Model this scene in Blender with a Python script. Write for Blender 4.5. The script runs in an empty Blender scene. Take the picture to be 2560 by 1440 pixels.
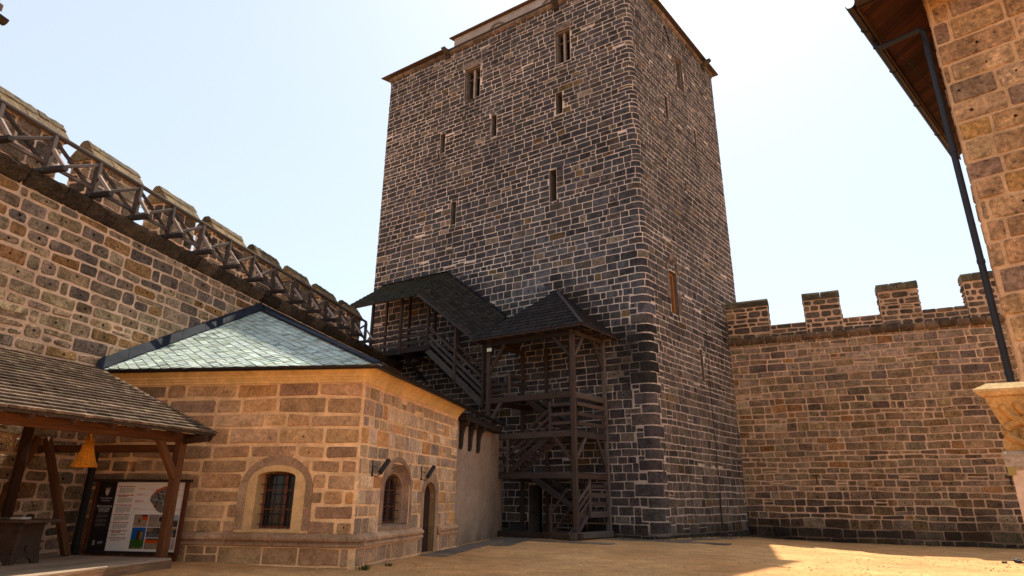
import bpy, math, random
from mathutils import Vector, Matrix
sc = bpy.context.scene
COL = sc.collection
R = math.radians
V = Vector

# ------------------------------------------------------------------ helpers
class MB:
    """collects geometry in world coordinates with a colour and a grain coordinate per vertex"""
    def __init__(s): s.v=[]; s.f=[]; s.m=[]; s.c=[]; s.g=[]
    def add(s, vs, fs, col=(.5,.5,.5), mat=0, gr=None):
        b=len(s.v)
        s.v.extend([tuple(x) for x in vs])
        if col and not isinstance(col[0],(int,float)): s.c.extend(col)
        else: s.c.extend([tuple(col)]*len(vs))
        s.g.extend(gr if gr else [tuple(x) for x in vs])
        for f in fs:
            s.f.append([b+i for i in f]); s.m.append(mat)
    def build(s, name, mats, parent=None, smooth=False):
        me=bpy.data.meshes.new(name)
        me.from_pydata(s.v, [], s.f)
        if not isinstance(mats,(list,tuple)): mats=[mats]
        for m in mats: me.materials.append(m)
        if len(mats)>1: me.polygons.foreach_set('material_index', s.m)
        a=me.attributes.new('col','FLOAT_COLOR','POINT')
        def sat(c,k=1.24):
            l=.3*c[0]+.59*c[1]+.11*c[2]; return tuple(max(.002,l+(x-l)*k) for x in c[:3])+(1.0,)
        a.data.foreach_set('color',[x for c in s.c for x in sat(c)])
        a=me.attributes.new('gr','FLOAT_VECTOR','POINT')
        a.data.foreach_set('vector',[x for c in s.g for x in c])
        if smooth: me.polygons.foreach_set('use_smooth',[True]*len(me.polygons))
        me.update()
        o=bpy.data.objects.new(name,me); COL.objects.link(o)
        if parent: adopt(o,parent)
        return o
def adopt(o,parent):
    o.parent=parent
    # geometry is in world coordinates: cancel the parent's own offset
    off=V((0,0,0)); p=parent
    while p is not None:
        off+=p.location; p=p.parent
    o.location=-off if o.type=='MESH' else o.location-off
def tag(o,label=None,cat=None,group=None,kind=None):
    if label: o['label']=label
    if cat: o['category']=cat
    if group: o['group']=group
    if kind: o['kind']=kind
    return o
def thing(name,label,cat,loc=(0,0,0),group=None):
    o=bpy.data.objects.new(name,None); COL.objects.link(o); o.location=loc; o.empty_display_size=.3
    return tag(o,label,cat,group)
def recentre(o):
    """put the origin of a top-level mesh object at its lowest middle point"""
    me=o.data; n=len(me.vertices); xs=[v.co for v in me.vertices]
    c=V((sum(p.x for p in xs)/n,sum(p.y for p in xs)/n,min(p.z for p in xs)))
    me.transform(Matrix.Translation(-c)); o.location=c; return o

def jit(c,rng,a=.12):
    k=1+rng.uniform(-a,a); return (c[0]*k*(1+rng.uniform(-.04,.04)),c[1]*k,c[2]*k*(1+rng.uniform(-.06,.06)))
def mix(a,b,t): return tuple(x+(y-x)*t for x,y in zip(a,b))

def beam(mb,p,q,w,h,col,up=(0,0,1),ch=.012,mat=0,rng=None,ext=0):
    """chamfered timber from p to q, w across, h in the up direction"""
    p=V(p);q=V(q);d=(q-p);L=d.length;d/=L
    p=p-d*ext;q=q+d*ext
    u=V(up); s=d.cross(u)
    if s.length<1e-4: u=V((0,1,0)); s=d.cross(u)
    s.normalize(); u=s.cross(d)
    ch=min(ch,w*.3,h*.3); a=w/2;b=h/2
    prof=[(-a+ch,-b),(a-ch,-b),(a,-b+ch),(a,b-ch),(a-ch,b),(-a+ch,b),(-a,b-ch),(-a,-b+ch)]
    r=rng or random
    o=(r.uniform(0,50),r.uniform(0,50))
    vs=[];gr=[]
    n=max(1,int(L/.9)) if L>1.2 else 1
    for i in range(n+1):
        k=i/n; c=p.lerp(q,k)
        wob=(r.uniform(-.006,.006) if 0<i<n else 0)
        for x,y in prof:
            vs.append(c+s*(x+wob)+u*y); gr.append((k*L+o[0],x+o[1],y))
    fs=[]
    for i in range(n):
        for j in range(8):
            fs.append([i*8+j,i*8+(j+1)%8,(i+1)*8+(j+1)%8,(i+1)*8+j])
    fs.append([7,6,5,4,3,2,1,0]); fs.append([n*8+i for i in range(8)])
    mb.add(vs,fs,col,mat,gr)
def tube(mb,pts,r,col=(.1,.1,.1),n=10,mat=0,cap=True):
    pts=[V(p) for p in pts]; rs=r if isinstance(r,(list,tuple)) else [r]*len(pts)
    vs=[];fs=[];ref=V((0,0,1))
    for i,p in enumerate(pts):
        d=(pts[min(i+1,len(pts)-1)]-pts[max(i-1,0)]).normalized()
        a=d.cross(ref)
        if a.length<.1: a=d.cross(V((1,0,0)))
        a.normalize(); b=a.cross(d)
        for k in range(n):
            t=2*math.pi*k/n; vs.append(p+a*math.cos(t)*rs[i]+b*math.sin(t)*rs[i])
    for i in range(len(pts)-1):
        for k in range(n):
            fs.append([i*n+k,i*n+(k+1)%n,(i+1)*n+(k+1)%n,(i+1)*n+k])
    if cap:
        fs.append(list(range(n))[::-1]); fs.append([(len(pts)-1)*n+k for k in range(n)])
    mb.add(vs,fs,col,mat)
def hexa(mb,a,b,col,mat=0):
    """solid from bottom quad a and top quad b"""
    mb.add(list(a)+list(b),[[3,2,1,0],[4,5,6,7],[0,1,5,4],[1,2,6,5],[2,3,7,6],[3,0,4,7]],col,mat)
def prism(mb,poly,z0,z1,col,mat=0):
    n=len(poly)
    mb.add([(x,y,z0) for x,y in poly]+[(x,y,z1) for x,y in poly],
           [list(range(n))[::-1],[n+i for i in range(n)]]+[[i,(i+1)%n,n+(i+1)%n,n+i] for i in range(n)],col,mat)
def slab(mb,poly,t,col,mat=0):
    """plate under a planar polygon of 3-D points, thickness t downwards"""
    n=len(poly); P=[V(p) for p in poly]
    mb.add(P+[p-V((0,0,t)) for p in P],[list(range(n)),[n+i for i in range(n)][::-1]]+[[i,n+i,n+(i+1)%n,(i+1)%n] for i in range(n)],col,mat)

# ------------------------------------------------------------------ materials
def new_mat(name):
    m=bpy.data.materials.new(name); m.use_nodes=True; nt=m.node_tree
    b=nt.nodes['Principled BSDF']; return m,nt,b
def N(nt,t,**k):
    n=nt.nodes.new(t)
    for a,v in k.items(): setattr(n,a,v)
    return n
def attr_mat(name,scale=(6,40),amp=(.5,.35),rough=.9,bump=.5,bscale=30,bdist=.02,streak=None,spec=.3,stretch=None,pits=0,pitd=.45,coord='obj',metallic=0,big=None):
    """base colour = the surface's own 'col' times two octaves of mottling"""
    m,nt,b=new_mat(name); L=nt.links.new
    at=N(nt,'ShaderNodeAttribute',attribute_name='col')
    if coord=='gr':
        src=N(nt,'ShaderNodeAttribute',attribute_name='gr').outputs['Vector']
    else:
        src=N(nt,'ShaderNodeTexCoord').outputs['Object']
    mp=N(nt,'ShaderNodeMapping'); L(src,mp.inputs['Vector'])
    if stretch: mp.inputs['Scale'].default_value=stretch
    vec=mp.outputs['Vector']
    cur=at.outputs['Color']
    for i,(s,a) in enumerate(zip(scale,amp)):
        n=N(nt,'ShaderNodeTexNoise'); n.inputs['Scale'].default_value=s; n.inputs['Detail'].default_value=5; n.inputs['Roughness'].default_value=.65
        L(vec,n.inputs['Vector'])
        r=N(nt,'ShaderNodeMapRange'); r.inputs['From Min'].default_value=.3; r.inputs['From Max'].default_value=.7
        r.inputs['To Min'].default_value=1-a; r.inputs['To Max'].default_value=1+a; L(n.outputs['Fac'],r.inputs['Value'])
        x=N(nt,'ShaderNodeMix',data_type='RGBA',blend_type='MULTIPLY'); x.inputs['Factor'].default_value=1
        L(cur,x.inputs['A']); L(r.outputs['Result'],x.inputs['B']); cur=x.outputs['Result']
    if pits:
        v=N(nt,'ShaderNodeTexNoise'); v.inputs['Scale'].default_value=pits; v.inputs['Detail'].default_value=4; v.inputs['Roughness'].default_value=.6; L(vec,v.inputs['Vector'])
        r=N(nt,'ShaderNodeMapRange'); r.inputs['From Min'].default_value=.58; r.inputs['From Max'].default_value=.7
        r.inputs['To Min'].default_value=1; r.inputs['To Max'].default_value=pitd; L(v.outputs['Fac'],r.inputs['Value'])
        x=N(nt,'ShaderNodeMix',data_type='RGBA',blend_type='MULTIPLY'); x.inputs['Factor'].default_value=1
        L(cur,x.inputs['A']); L(r.outputs['Result'],x.inputs['B']); cur=x.outputs['Result']
    L(cur,b.inputs['Base Color'])
    b.inputs['Roughness'].default_value=rough; b.inputs['Specular IOR Level'].default_value=spec; b.inputs['Metallic'].default_value=metallic
    if bump:
        n=N(nt,'ShaderNodeTexNoise'); n.inputs['Scale'].default_value=bscale; n.inputs['Detail'].default_value=6; n.inputs['Roughness'].default_value=.7
        L(vec,n.inputs['Vector'])
        bp=N(nt,'ShaderNodeBump'); bp.inputs['Strength'].default_value=bump; bp.inputs['Distance'].default_value=bdist
        L(n.outputs['Fac'],bp.inputs['Height']); L(bp.outputs['Normal'],b.inputs['Normal'])
    return m
def flat_mat(name,col,rough=.5,spec=.5,metallic=0,noise=.15,nscale=8,bump=0):
    m,nt,b=new_mat(name); L=nt.links.new
    tc=N(nt,'ShaderNodeTexCoord'); n=N(nt,'ShaderNodeTexNoise'); n.inputs['Scale'].default_value=nscale; n.inputs['Detail'].default_value=5
    L(tc.outputs['Object'],n.inputs['Vector'])
    r=N(nt,'ShaderNodeValToRGB'); r.color_ramp.elements[0].position=.3; r.color_ramp.elements[1].position=.7
    r.color_ramp.elements[0].color=tuple(c*(1-noise) for c in col)+(1,); r.color_ramp.elements[1].color=tuple(c*(1+noise) for c in col)+(1,)
    L(n.outputs['Fac'],r.inputs['Fac']); L(r.outputs['Color'],b.inputs['Base Color'])
    b.inputs['Roughness'].default_value=rough; b.inputs['Specular IOR Level'].default_value=spec; b.inputs['Metallic'].default_value=metallic
    if bump:
        bp=N(nt,'ShaderNodeBump'); bp.inputs['Strength'].default_value=bump; bp.inputs['Distance'].default_value=.01
        n2=N(nt,'ShaderNodeTexNoise'); n2.inputs['Scale'].default_value=nscale*8; L(tc.outputs['Object'],n2.inputs['Vector'])
        L(n2.outputs['Fac'],bp.inputs['Height']); L(bp.outputs['Normal'],b.inputs['Normal'])
    return m
M_STONE=attr_mat('weathered_sandstone',scale=(.3,2.6,15),amp=(.28,.45,.5),bump=.9,bscale=18,bdist=.035,pits=7,rough=.95,spec=.15)
M_HSTONE=attr_mat('warm_sandstone',scale=(.5,2.2,14),amp=(.16,.3,.32),bump=.7,bscale=20,bdist=.025,pits=6,pitd=.7,rough=.95,spec=.15)
M_FINE=attr_mat('dressed_sandstone',scale=(2.5,26),amp=(.3,.3),bump=.6,bscale=34,bdist=.02,rough=.9,spec=.25)
M_MORTAR=attr_mat('lime_mortar',scale=(.4,3,30),amp=(.26,.24,.2),bump=.5,bscale=45,bdist=.012,rough=.95,spec=.2)
M_PLASTER=attr_mat('lime_plaster',scale=(.9,5,18),amp=(.2,.14,.1),bump=.25,bscale=20,bdist=.01,rough=.9,spec=.2)
M_WOOD=attr_mat('weathered_timber',scale=(1.1,3),amp=(.35,.35),bump=.6,bscale=3,bdist=.012,rough=.8,spec=.3,coord='gr',stretch=(1,14,14))
M_SHAKE=attr_mat('wooden_shingle',scale=(1.2,4),amp=(.45,.4),bump=.7,bscale=3,bdist=.012,rough=.95,spec=.1,coord='gr',stretch=(1.5,18,18))
M_SLATE=attr_mat('roof_slate',scale=(2,18),amp=(.2,.2),bump=.3,bscale=22,bdist=.01,rough=.6,spec=.18)
M_PRINT=attr_mat('printed_panel',scale=(3,),amp=(.04,),bump=0,rough=.4,spec=.4)
M_IRON=flat_mat('dark_iron',(.025,.02,.02),rough=.55,metallic=.6)
M_GUTTER=flat_mat('dark_copper_gutter',(.035,.026,.024),rough=.42,metallic=.7,spec=.5)
M_PIPE=flat_mat('painted_pipe',(.018,.019,.026),rough=.55,spec=.3)
M_LEAD=flat_mat('lead_flashing',(.018,.022,.032),rough=.8,spec=.1,metallic=0,noise=.4,nscale=3)
M_ROOMSHADE=flat_mat('painted_room_shade',(.012,.01,.009),rough=.95,spec=.1)  # near-black backs of openings: the shade of deep rooms put into the colour
M_GLASS=flat_mat('window_glass',(.012,.011,.012),rough=.12,spec=.3,noise=.05)
M_REDWOOD=flat_mat('red_brown_joinery',(.16,.045,.018),rough=.55,noise=.3,nscale=12)
M_WICKER=attr_mat('wicker',scale=(4,30),amp=(.25,.3),bump=.5,bscale=60,bdist=.01,rough=.7)
M_FEATHER=flat_mat('dark_feathers',(.02,.02,.024),rough=.6)
def ground_mat():
    m,nt,b=new_mat('sandy_gravel'); L=nt.links.new
    tc=N(nt,'ShaderNodeTexCoord'); at=N(nt,'ShaderNodeAttribute',attribute_name='col')
    cur=at.outputs['Color']
    for s,a,d in ((.3,.18,3),(1.6,.2,5),(9,.2,5),(40,.26,4),(160,.3,2)):
        n=N(nt,'ShaderNodeTexNoise'); n.inputs['Scale'].default_value=s; n.inputs['Detail'].default_value=d; n.inputs['Roughness'].default_value=.6
        L(tc.outputs['Object'],n.inputs['Vector'])
        r=N(nt,'ShaderNodeMapRange'); r.inputs['From Min'].default_value=.3; r.inputs['From Max'].default_value=.7
        r.inputs['To Min'].default_value=1-a; r.inputs['To Max'].default_value=1+a; L(n.outputs['Fac'],r.inputs['Value'])
        x=N(nt,'ShaderNodeMix',data_type='RGBA',blend_type='MULTIPLY'); x.inputs['Factor'].default_value=1
        L(cur,x.inputs['A']); L(r.outputs['Result'],x.inputs['B']); cur=x.outputs['Result']
    L(cur,b.inputs['Base Color']); b.inputs['Roughness'].default_value=.95; b.inputs['Specular IOR Level'].default_value=.15
    n=N(nt,'ShaderNodeTexNoise'); n.inputs['Scale'].default_value=14; n.inputs['Detail'].default_value=8; n.inputs['Roughness'].default_value=.75
    L(tc.outputs['Object'],n.inputs['Vector'])
    bp=N(nt,'ShaderNodeBump'); bp.inputs['Strength'].default_value=.8; bp.inputs['Distance'].default_value=.05
    L(n.outputs['Fac'],bp.inputs['Height']); L(bp.outputs['Normal'],b.inputs['Normal'])
    return m
M_GROUND=ground_mat()

# ------------------------------------------------------------------ wall faces
class Path:
    """a wall face seen from outside, left to right; u along it, z up, d outwards"""
    def __init__(s,pts,radii=None):
        P=[V((p[0],p[1])) for p in pts]; n=len(P); radii=radii or [0]*n
        s.pc=[];s.arcs=[];u=0;cur=P[0]
        for i in range(1,n):
            T=(P[i]-P[i-1]).normalized()
            if i<n-1 and radii[i]>0:
                T2=(P[i+1]-P[i]).normalized(); r=radii[i]
                ang=math.atan2(T.x*T2.y-T.y*T2.x,T.dot(T2)); tl=r*math.tan(abs(ang)/2)
                e=P[i]-T*tl; L=(e-cur).length
                s.pc.append(('l',u,L,cur.copy(),T)); u+=L
                c=e+V((-T.y,T.x))*r; a0=math.atan2((e-c).y,(e-c).x); al=abs(ang)*r
                s.pc.append(('a',u,al,c,r,a0,ang)); s.arcs.append((u,u+al)); u+=al
                cur=P[i]+T2*tl
            else:
                L=(P[i]-cur).length
                s.pc.append(('l',u,L,cur.copy(),T)); u+=L; cur=P[i].copy()
        s.L=u
    def at(s,x,y):
        best=None;p=V((x,y))
        for k in s.pc:
            if k[0]!='l': continue
            t=(p-k[3]).dot(k[4]); d=(k[3]+k[4]*t-p).length+max(0,-t,t-k[2])
            if best is None or d<best[0]: best=(d,k[1]+t)
        return best[1]
    def P(s,u,z,d=0):
        for i,k in enumerate(s.pc):
            if u<=k[1]+k[2] or i==len(s.pc)-1:
                if k[0]=='l':
                    T=k[4]; q=k[3]+T*(u-k[1])+V((T.y,-T.x))*d
                else:
                    a=k[5]+k[6]*(u-k[1])/k[2]; q=k[3]+V((math.cos(a),math.sin(a)))*(k[4]+d)
                return V((q.x,q.y,z))
    def inarc(s,u0,u1): return any(u0<b and u1>a for a,b in s.arcs)

def body(mb,path,ua,ub,za,zb,holes,col,step=1.2,mat=0,back=1,colf=None):
    """mortar bed of a wall face with recessed openings"""
    us={round(ua,4),round(ub,4)}; zs={round(za,4),round(zb,4)}
    k=ua
    while k<ub: us.add(round(k,4)); k+=step
    k=za
    while k<zb: zs.add(round(k,4)); k+=step
    for a,b in path.arcs:
        for i in range(9):
            x=a+(b-a)*i/8
            if ua<x<ub: us.add(round(x,4))
    for h in holes:
        for x in h[:2]: us.add(round(x,4))
        for x in h[2:4]:
            if za<x<zb: zs.add(round(x,4))
    us=sorted(us);zs=sorted(zs)
    vs=[];cs=[]
    for u in us:
        for z in zs:
            vs.append(path.P(u,z)); cs.append(colf(u,z) if colf else col)
    nz=len(zs);fs=[]
    for i in range(len(us)-1):
        for j in range(nz-1):
            um=(us[i]+us[i+1])/2;zm=(zs[j]+zs[j+1])/2
            if any(h[0]<um<h[1] and h[2]<zm<h[3] for h in holes): continue
            fs.append([i*nz+j,(i+1)*nz+j,(i+1)*nz+j+1,i*nz+j+1])
    mb.add(vs,fs,cs,mat)
    for h in holes:
        u0,u1,z0,z1,dep=h[:5]
        hc=h[5] if len(h)>5 else col
        z0=max(z0,za)
        A=[path.P(u0,z0),path.P(u1,z0),path.P(u1,z1),path.P(u0,z1)]
        B=[path.P(u0,z0,-dep),path.P(u1,z0,-dep),path.P(u1,z1,-dep),path.P(u0,z1,-dep)]
        mb.add(A+B,[[0,1,5,4],[1,2,6,5],[2,3,7,6],[3,0,4,7]],hc,mat)
        mb.add(B,[[0,1,2,3]],(.02,.02,.02),back)
def rect_sub(r,holes):
    out=[r]
    for h in holes:
        nx=[]
        for (a,b,c,d) in out:
            H0,H1,H2,H3=h[:4]
            if b<=H0 or a>=H1 or d<=H2 or c>=H3: nx.append((a,b,c,d)); continue
            if H0>a: nx.append((a,H0,c,d))
            if H1<b: nx.append((H1,b,c,d))
            x0,x1=max(a,H0),min(b,H1)
            if H2>c: nx.append((x0,x1,c,H2))
            if H3<d: nx.append((x0,x1,H3,d))
        out=nx
    return out
def stone(mb,path,u0,u1,z0,z1,wb,wt,rng,col,proud,bev,rad,rough,mat,hole_shade=None,d0=-.006):
    L=u1-u0;H=z1-z0
    r=min(rad,L*.35,H*.45)
    us=[0,.3*r,r]
    step=.14 if path.inarc(u0,u1) else .45
    m=int((L-2*r)/step)
    us+= [r+(L-2*r)*(i+1)/(m+1) for i in range(m)]
    us+=[L-r,L-.3*r,L]
    n=len(us)
    sh=[0]*n; sh[0]=sh[-1]=r; sh[1]=sh[-2]=.3*r
    jl=[rng.uniform(-rough,rough) for _ in range(4)]
    vs=[];tilt=(rng.uniform(-.3,.3),rng.uniform(-.3,.3))
    for ring in (0,1):
        ins=bev*ring
        for top in (0,1):
            for i,x in enumerate(us):
                k=x/L
                xx=u0+ins+(L-2*ins)*k
                e=(jl[0]*(1-k)+jl[1]*k) if top else (jl[2]*(1-k)+jl[3]*k)
                e+=rng.uniform(-rough,rough)*.5
                if top: z=z1-sh[i]-ins+e+wt(xx)
                else: z=z0+sh[i]+ins+e+wb(xx)
                d=d0 if ring==0 else proud*(1+tilt[0]*(k-.5)*2+tilt[1]*(top-.5)*2+rng.uniform(-.25,.25))
                vs.append(path.P(xx+rng.uniform(-rough,rough)*.4,z,d))
    OB,OT,IB,IT=0,n,2*n,3*n
    fs=[]
    for i in range(n-1):
        fs.append([OB+i,OB+i+1,IB+i+1,IB+i]); fs.append([IB+i,IB+i+1,IT+i+1,IT+i]); fs.append([IT+i,IT+i+1,OT+i+1,OT+i])
    fs.append([OB,IB,IT,OT]); fs.append([OB+n-1,OT+n-1,IT+n-1,IB+n-1])
    mb.add(vs,fs,col,mat)
    if hole_shade:
        cu=u0+L*rng.uniform(.42,.58); cz=z0+H*rng.uniform(.42,.58)+wb(cu); hr=hole_shade*rng.uniform(.7,1.2)
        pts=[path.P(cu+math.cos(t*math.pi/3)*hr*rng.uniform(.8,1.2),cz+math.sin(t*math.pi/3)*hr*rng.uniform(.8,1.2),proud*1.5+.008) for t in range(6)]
        mb.add(pts,[[0,1,2,3,4,5]],(.012,.009,.008),mat)  # flat dark disc on the stone face, painting the shade inside a tong hole
def masonry(mb,path,ua,ub,za,zb,holes,seed,hr,lr,gap,palette,proud=.012,bev=.022,rad=.06,rough=.012,split=.12,wave=.03,mat=1,hole_shade=0,hole_shade_p=.5,tophr=None,minw=.07,minh=.06):
    rng=random.Random(seed)
    zs=[za]
    while zs[-1]<zb-.12:
        k=(zs[-1]-za)/(zb-za)
        a,b=hr if not tophr else mix(hr,tophr,k)
        zs.append(min(zs[-1]+rng.uniform(a,b),zb))
    if zs[-1]-zs[-2]<.14 and len(zs)>2: zs.pop(-2)
    W=[]
    for i,z in enumerate(zs):
        p=[rng.uniform(0,6.28) for _ in range(3)]
        a=0 if i in (0,len(zs)-1) else wave
        W.append(lambda u,p=p,a=a: a*(math.sin(u*.55+p[0])*.6+math.sin(u*1.7+p[1])*.4+math.sin(u*4+p[2])*.15))
    g=gap/2
    for k in range(len(zs)-1):
        u=ua-rng.uniform(0,lr[0]); H=zs[k+1]-zs[k]
        while u<ub-.05:
            l=rng.uniform(*lr)*(.75+.5*H/max(hr[1],.01))
            if rng.random()<.08: l*=.5
            v=u+l
            if ub-v<lr[0]*.6: v=ub
            a=max(u,ua)
            rs=[(a+g,min(v,ub)-g,zs[k]+g,zs[k+1]-g)]
            if rng.random()<split and H>.26:
                zz=zs[k]+H*rng.uniform(.35,.65); rs=[(a+g,v-g,zs[k]+g,zz-g*.8),(a+g,v-g,zz+g*.8,zs[k+1]-g)]
                if rng.random()<.4 and v-a>.5:
                    mm=a+(v-a)*rng.uniform(.35,.65); q=rs[rng.randint(0,1)]; rs.remove(q)
                    rs+=[(q[0],mm-g,q[2],q[3]),(mm+g,q[1],q[2],q[3])]
            for r0 in rs:
                if r0[1]-r0[0]<.05: continue
                pieces=rect_sub(r0,holes)
                for (p0,p1,q0,q1) in pieces:
                    if p1-p0<minw or q1-q0<minh: continue
                    um,zm=(p0+p1)/2,(q0+q1)/2
                    c=palette(rng,um,zm)
                    if c is None: continue
                    cl=len(pieces)>1
                    stone(mb,path,p0,p1,q0,q1,(lambda u:0) if cl else W[k],(lambda u:0) if cl else W[k+1],rng,c,proud*rng.uniform(.5,1.6),bev,rad*rng.uniform(.5,1.5),rough,mat,
                          hole_shade if (hole_shade and rng.random()<hole_shade_p and p1-p0>.3 and q1-q0>.18) else None)
            u=v
def arch_pts(uc,hw,zb,zs,zt,n=14,pointed=0):
    """outline of an arched opening: left foot up, over, right foot down"""
    pts=[(uc-hw,zb),(uc-hw,(zb+zs)/2)]
    for i in range(n+1):
        t=math.pi*(1-i/n); x=math.cos(t); y=math.sin(t)
        if pointed: y=(1-abs(x)**1.6)**(.75) if abs(x)<1 else 0
        pts.append((uc+hw*x,zs+(zt-zs)*max(0,y)))
    pts+=[(uc+hw,(zb+zs)/2),(uc+hw,zb)]
    return pts
def ring(mb,path,inner,outer,d_in,d_out,thick,col,mat=0,rng=None,gaps=None,cols=None):
    """band between two outlines with the same number of points; gaps = segment indices after which a joint shows"""
    n=len(inner)
    for i in range(n-1):
        c=cols(i) if cols else col
        a,b=inner[i],inner[i+1]; A,B=outer[i],outer[i+1]
        e=.012 if (gaps and i in gaps) else 0
        f=.012 if (gaps and i-1 in gaps) else 0
        def lp(p,q,t): return (p[0]+(q[0]-p[0])*t,p[1]+(q[1]-p[1])*t)
        Ls=max(.05,math.hypot(A[0]-B[0],A[1]-B[1]))
        t0=f/Ls; t1=1-e/Ls
        i0,i1,o0,o1=lp(a,b,t0),lp(a,b,t1),lp(A,B,t0),lp(A,B,t1)
        vs=[path.P(i0[0],i0[1],d_in),path.P(i1[0],i1[1],d_in),path.P(o1[0],o1[1],d_out),path.P(o0[0],o0[1],d_out),
            path.P(i0[0],i0[1],d_in-thick),path.P(i1[0],i1[1],d_in-thick),path.P(o1[0],o1[1],d_out-thick),path.P(o0[0],o0[1],d_out-thick)]
        mb.add(vs,[[0,3,2,1],[0,1,5,4],[3,7,6,2],[1,2,6,5],[0,4,7,3]],c,mat)
def sweep(mb,path,us,profile,col,mat=0,cols=None,cap=True,rough=0,rng=None):
    """run a (d,z) profile along a wall at the given u values"""
    n=len(profile);vs=[];fs=[];cs=[]
    for i,u in enumerate(us):
        for d,z in profile:
            r_=(lambda: rng.uniform(-rough,rough)) if rough else (lambda: 0)
            vs.append(path.P(u+r_(),z+r_(),d+r_())); cs.append(cols(i) if cols else col)
    for i in range(len(us)-1):
        for j in range(n-1):
            fs.append([i*n+j,(i+1)*n+j,(i+1)*n+j+1,i*n+j+1])
    if cap:
        fs.append(list(range(n))); fs.append([(len(us)-1)*n+j for j in range(n)][::-1])
    mb.add(vs,fs,cs,mat)
def boxd(mb,path,u0,u1,z0,z1,d0,d1,col,mat=0):
    a=[path.P(u0,z0,d1),path.P(u1,z0,d1),path.P(u1,z0,d0),path.P(u0,z0,d0)]
    b=[path.P(u0,z1,d1),path.P(u1,z1,d1),path.P(u1,z1,d0),path.P(u0,z1,d0)]
    hexa(mb,a,b,col,mat)

def shingles(mb,O,e,s,poly,ex,wid,th,seed,colf,mat=0,tilt=1.0,over=1.35,gap=.006,skew=0.0,jw=.35,even=0):
    """overlapping courses laid on a plane: O origin, e along the eaves, s up the slope, poly in (e,s)"""
    rng=random.Random(seed); O=V(O);e=V(e).normalized();s=V(s).normalized();nrm=e.cross(s).normalized()
    if nrm.z<0: nrm=-nrm
    def rng_at(sv):
        xs=[];n=len(poly)
        for i in range(n):
            (a,b),(c,d)=poly[i],poly[(i+1)%n]
            if (b<=sv<d) or (d<=sv<b): xs.append(a+(c-a)*(sv-b)/(d-b))
        return (min(xs),max(xs)) if len(xs)>=2 else None
    s0=min(p[1] for p in poly); s1=max(p[1] for p in poly)
    k=0;sv=s0
    while sv<s1-.02:
        top=min(sv+ex*over,s1-.001)
        A=rng_at(sv+.001);B=rng_at(top)
        if A is None: break
        if B is None: B=A
        lo=min(A[0],B[0]);hi=max(A[1],B[1])
        rowk=rng.uniform(.72,1.2) if even else 1
        x=lo-rng.uniform(0,wid) if not skew else lo-wid+((k*skew)%wid)
        while x<hi:
            w=wid*rng.uniform(1-jw,1+jw) if jw else wid
            x0,x1=x+gap/2,x+w-gap/2
            j0=rng.uniform(-.012,.012)*(.3 if even else 1) if jw else 0
            q=[(x0,sv+j0),(x1,sv+j0),(x1+(skew if skew else 0)*0,top),(x0,top)]
            cl=[]
            for (a,b),r in zip(q,(A,A,B,B)): cl.append((min(max(a,r[0]),r[1]),b))
            if (cl[1][0]-cl[0][0])+(cl[2][0]-cl[3][0])>.03:
                lift=th*1.25*tilt*(1+rng.uniform(-.15,.25)*(.25 if even else 1)); h1=.002
                vs=[];gr=[];o=rng.uniform(0,60)
                for up in (0,1):
                    for i,(a,b) in enumerate(cl):
                        hh=(lift if i<2 else h1)+(0 if up else -th)
                        if up==0 and i>=2: hh=h1-.004
                        vs.append(O+e*a+s*b+nrm*hh); gr.append((b+o,a+o*3,hh))
                c=tuple(q_*rowk for q_ in colf(rng,(x0+x1)/2,sv))
                mb.add(vs,[[4,5,6,7],[0,1,5,4],[1,2,6,5],[3,0,4,7],[0,3,2,1]],c,mat,gr)
            x+=w
        sv+=ex;k+=1

# ------------------------------------------------------------------ camera, sky, sun
FOC=1550.;PITCH=math.atan2(525,FOC);ROLL=.009
cam=bpy.data.cameras.new('camera'); co=bpy.data.objects.new('camera',cam); COL.objects.link(co); sc.camera=co
cam.sensor_width=36; cam.lens=FOC/2560*36; cam.clip_end=2000; cam.clip_start=.05
R0=V((1,0,0));U0=V((0,-math.sin(PITCH),math.cos(PITCH)));F0=V((0,math.cos(PITCH),math.sin(PITCH)))
c_,s_=math.cos(ROLL),math.sin(ROLL)
rt=R0*c_+U0*s_; up=U0*c_-R0*s_; fw=F0
co.matrix_world=Matrix(((rt.x,up.x,-fw.x,0),(rt.y,up.y,-fw.y,0),(rt.z,up.z,-fw.z,1.6),(0,0,0,1)))
AZ,EL=R(19.5),R(57.5)
w=bpy.data.worlds.new('World'); sc.world=w; w.use_nodes=True
nt=w.node_tree; sky=nt.nodes.new('ShaderNodeTexSky'); sky.sky_type='NISHITA'; sky.sun_disc=False
sky.sun_elevation=EL; sky.sun_rotation=AZ; sky.altitude=300; sky.air_density=1.0; sky.dust_density=1.2; sky.ozone_density=.5
# thin summer haze: an even pale veil over the clear sky
veil=nt.nodes.new('ShaderNodeMix'); veil.data_type='RGBA'; veil.inputs['Factor'].default_value=.74; veil.inputs['B'].default_value=(2.1,2.28,2.38,1)
nt.links.new(sky.outputs[0],veil.inputs['A'])
nt.links.new(veil.outputs['Result'],nt.nodes['Background'].inputs[0]); nt.nodes['Background'].inputs[1].default_value=.13
sun=bpy.data.lights.new('sun','SUN'); so=bpy.data.objects.new('sun',sun); COL.objects.link(so)
sun.energy=2.9; sun.angle=R(.5); sun.color=(1,.9,.74)
dv=V((-math.sin(AZ)*math.cos(EL),-math.cos(AZ)*math.cos(EL),-math.sin(EL)))
so.rotation_euler=dv.to_track_quat('-Z','Y').to_euler(); so.location=(0,0,60)
sc.view_settings.view_transform='Standard'; sc.view_settings.look='None'; sc.view_settings.exposure=1.46; sc.view_settings.gamma=1
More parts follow.
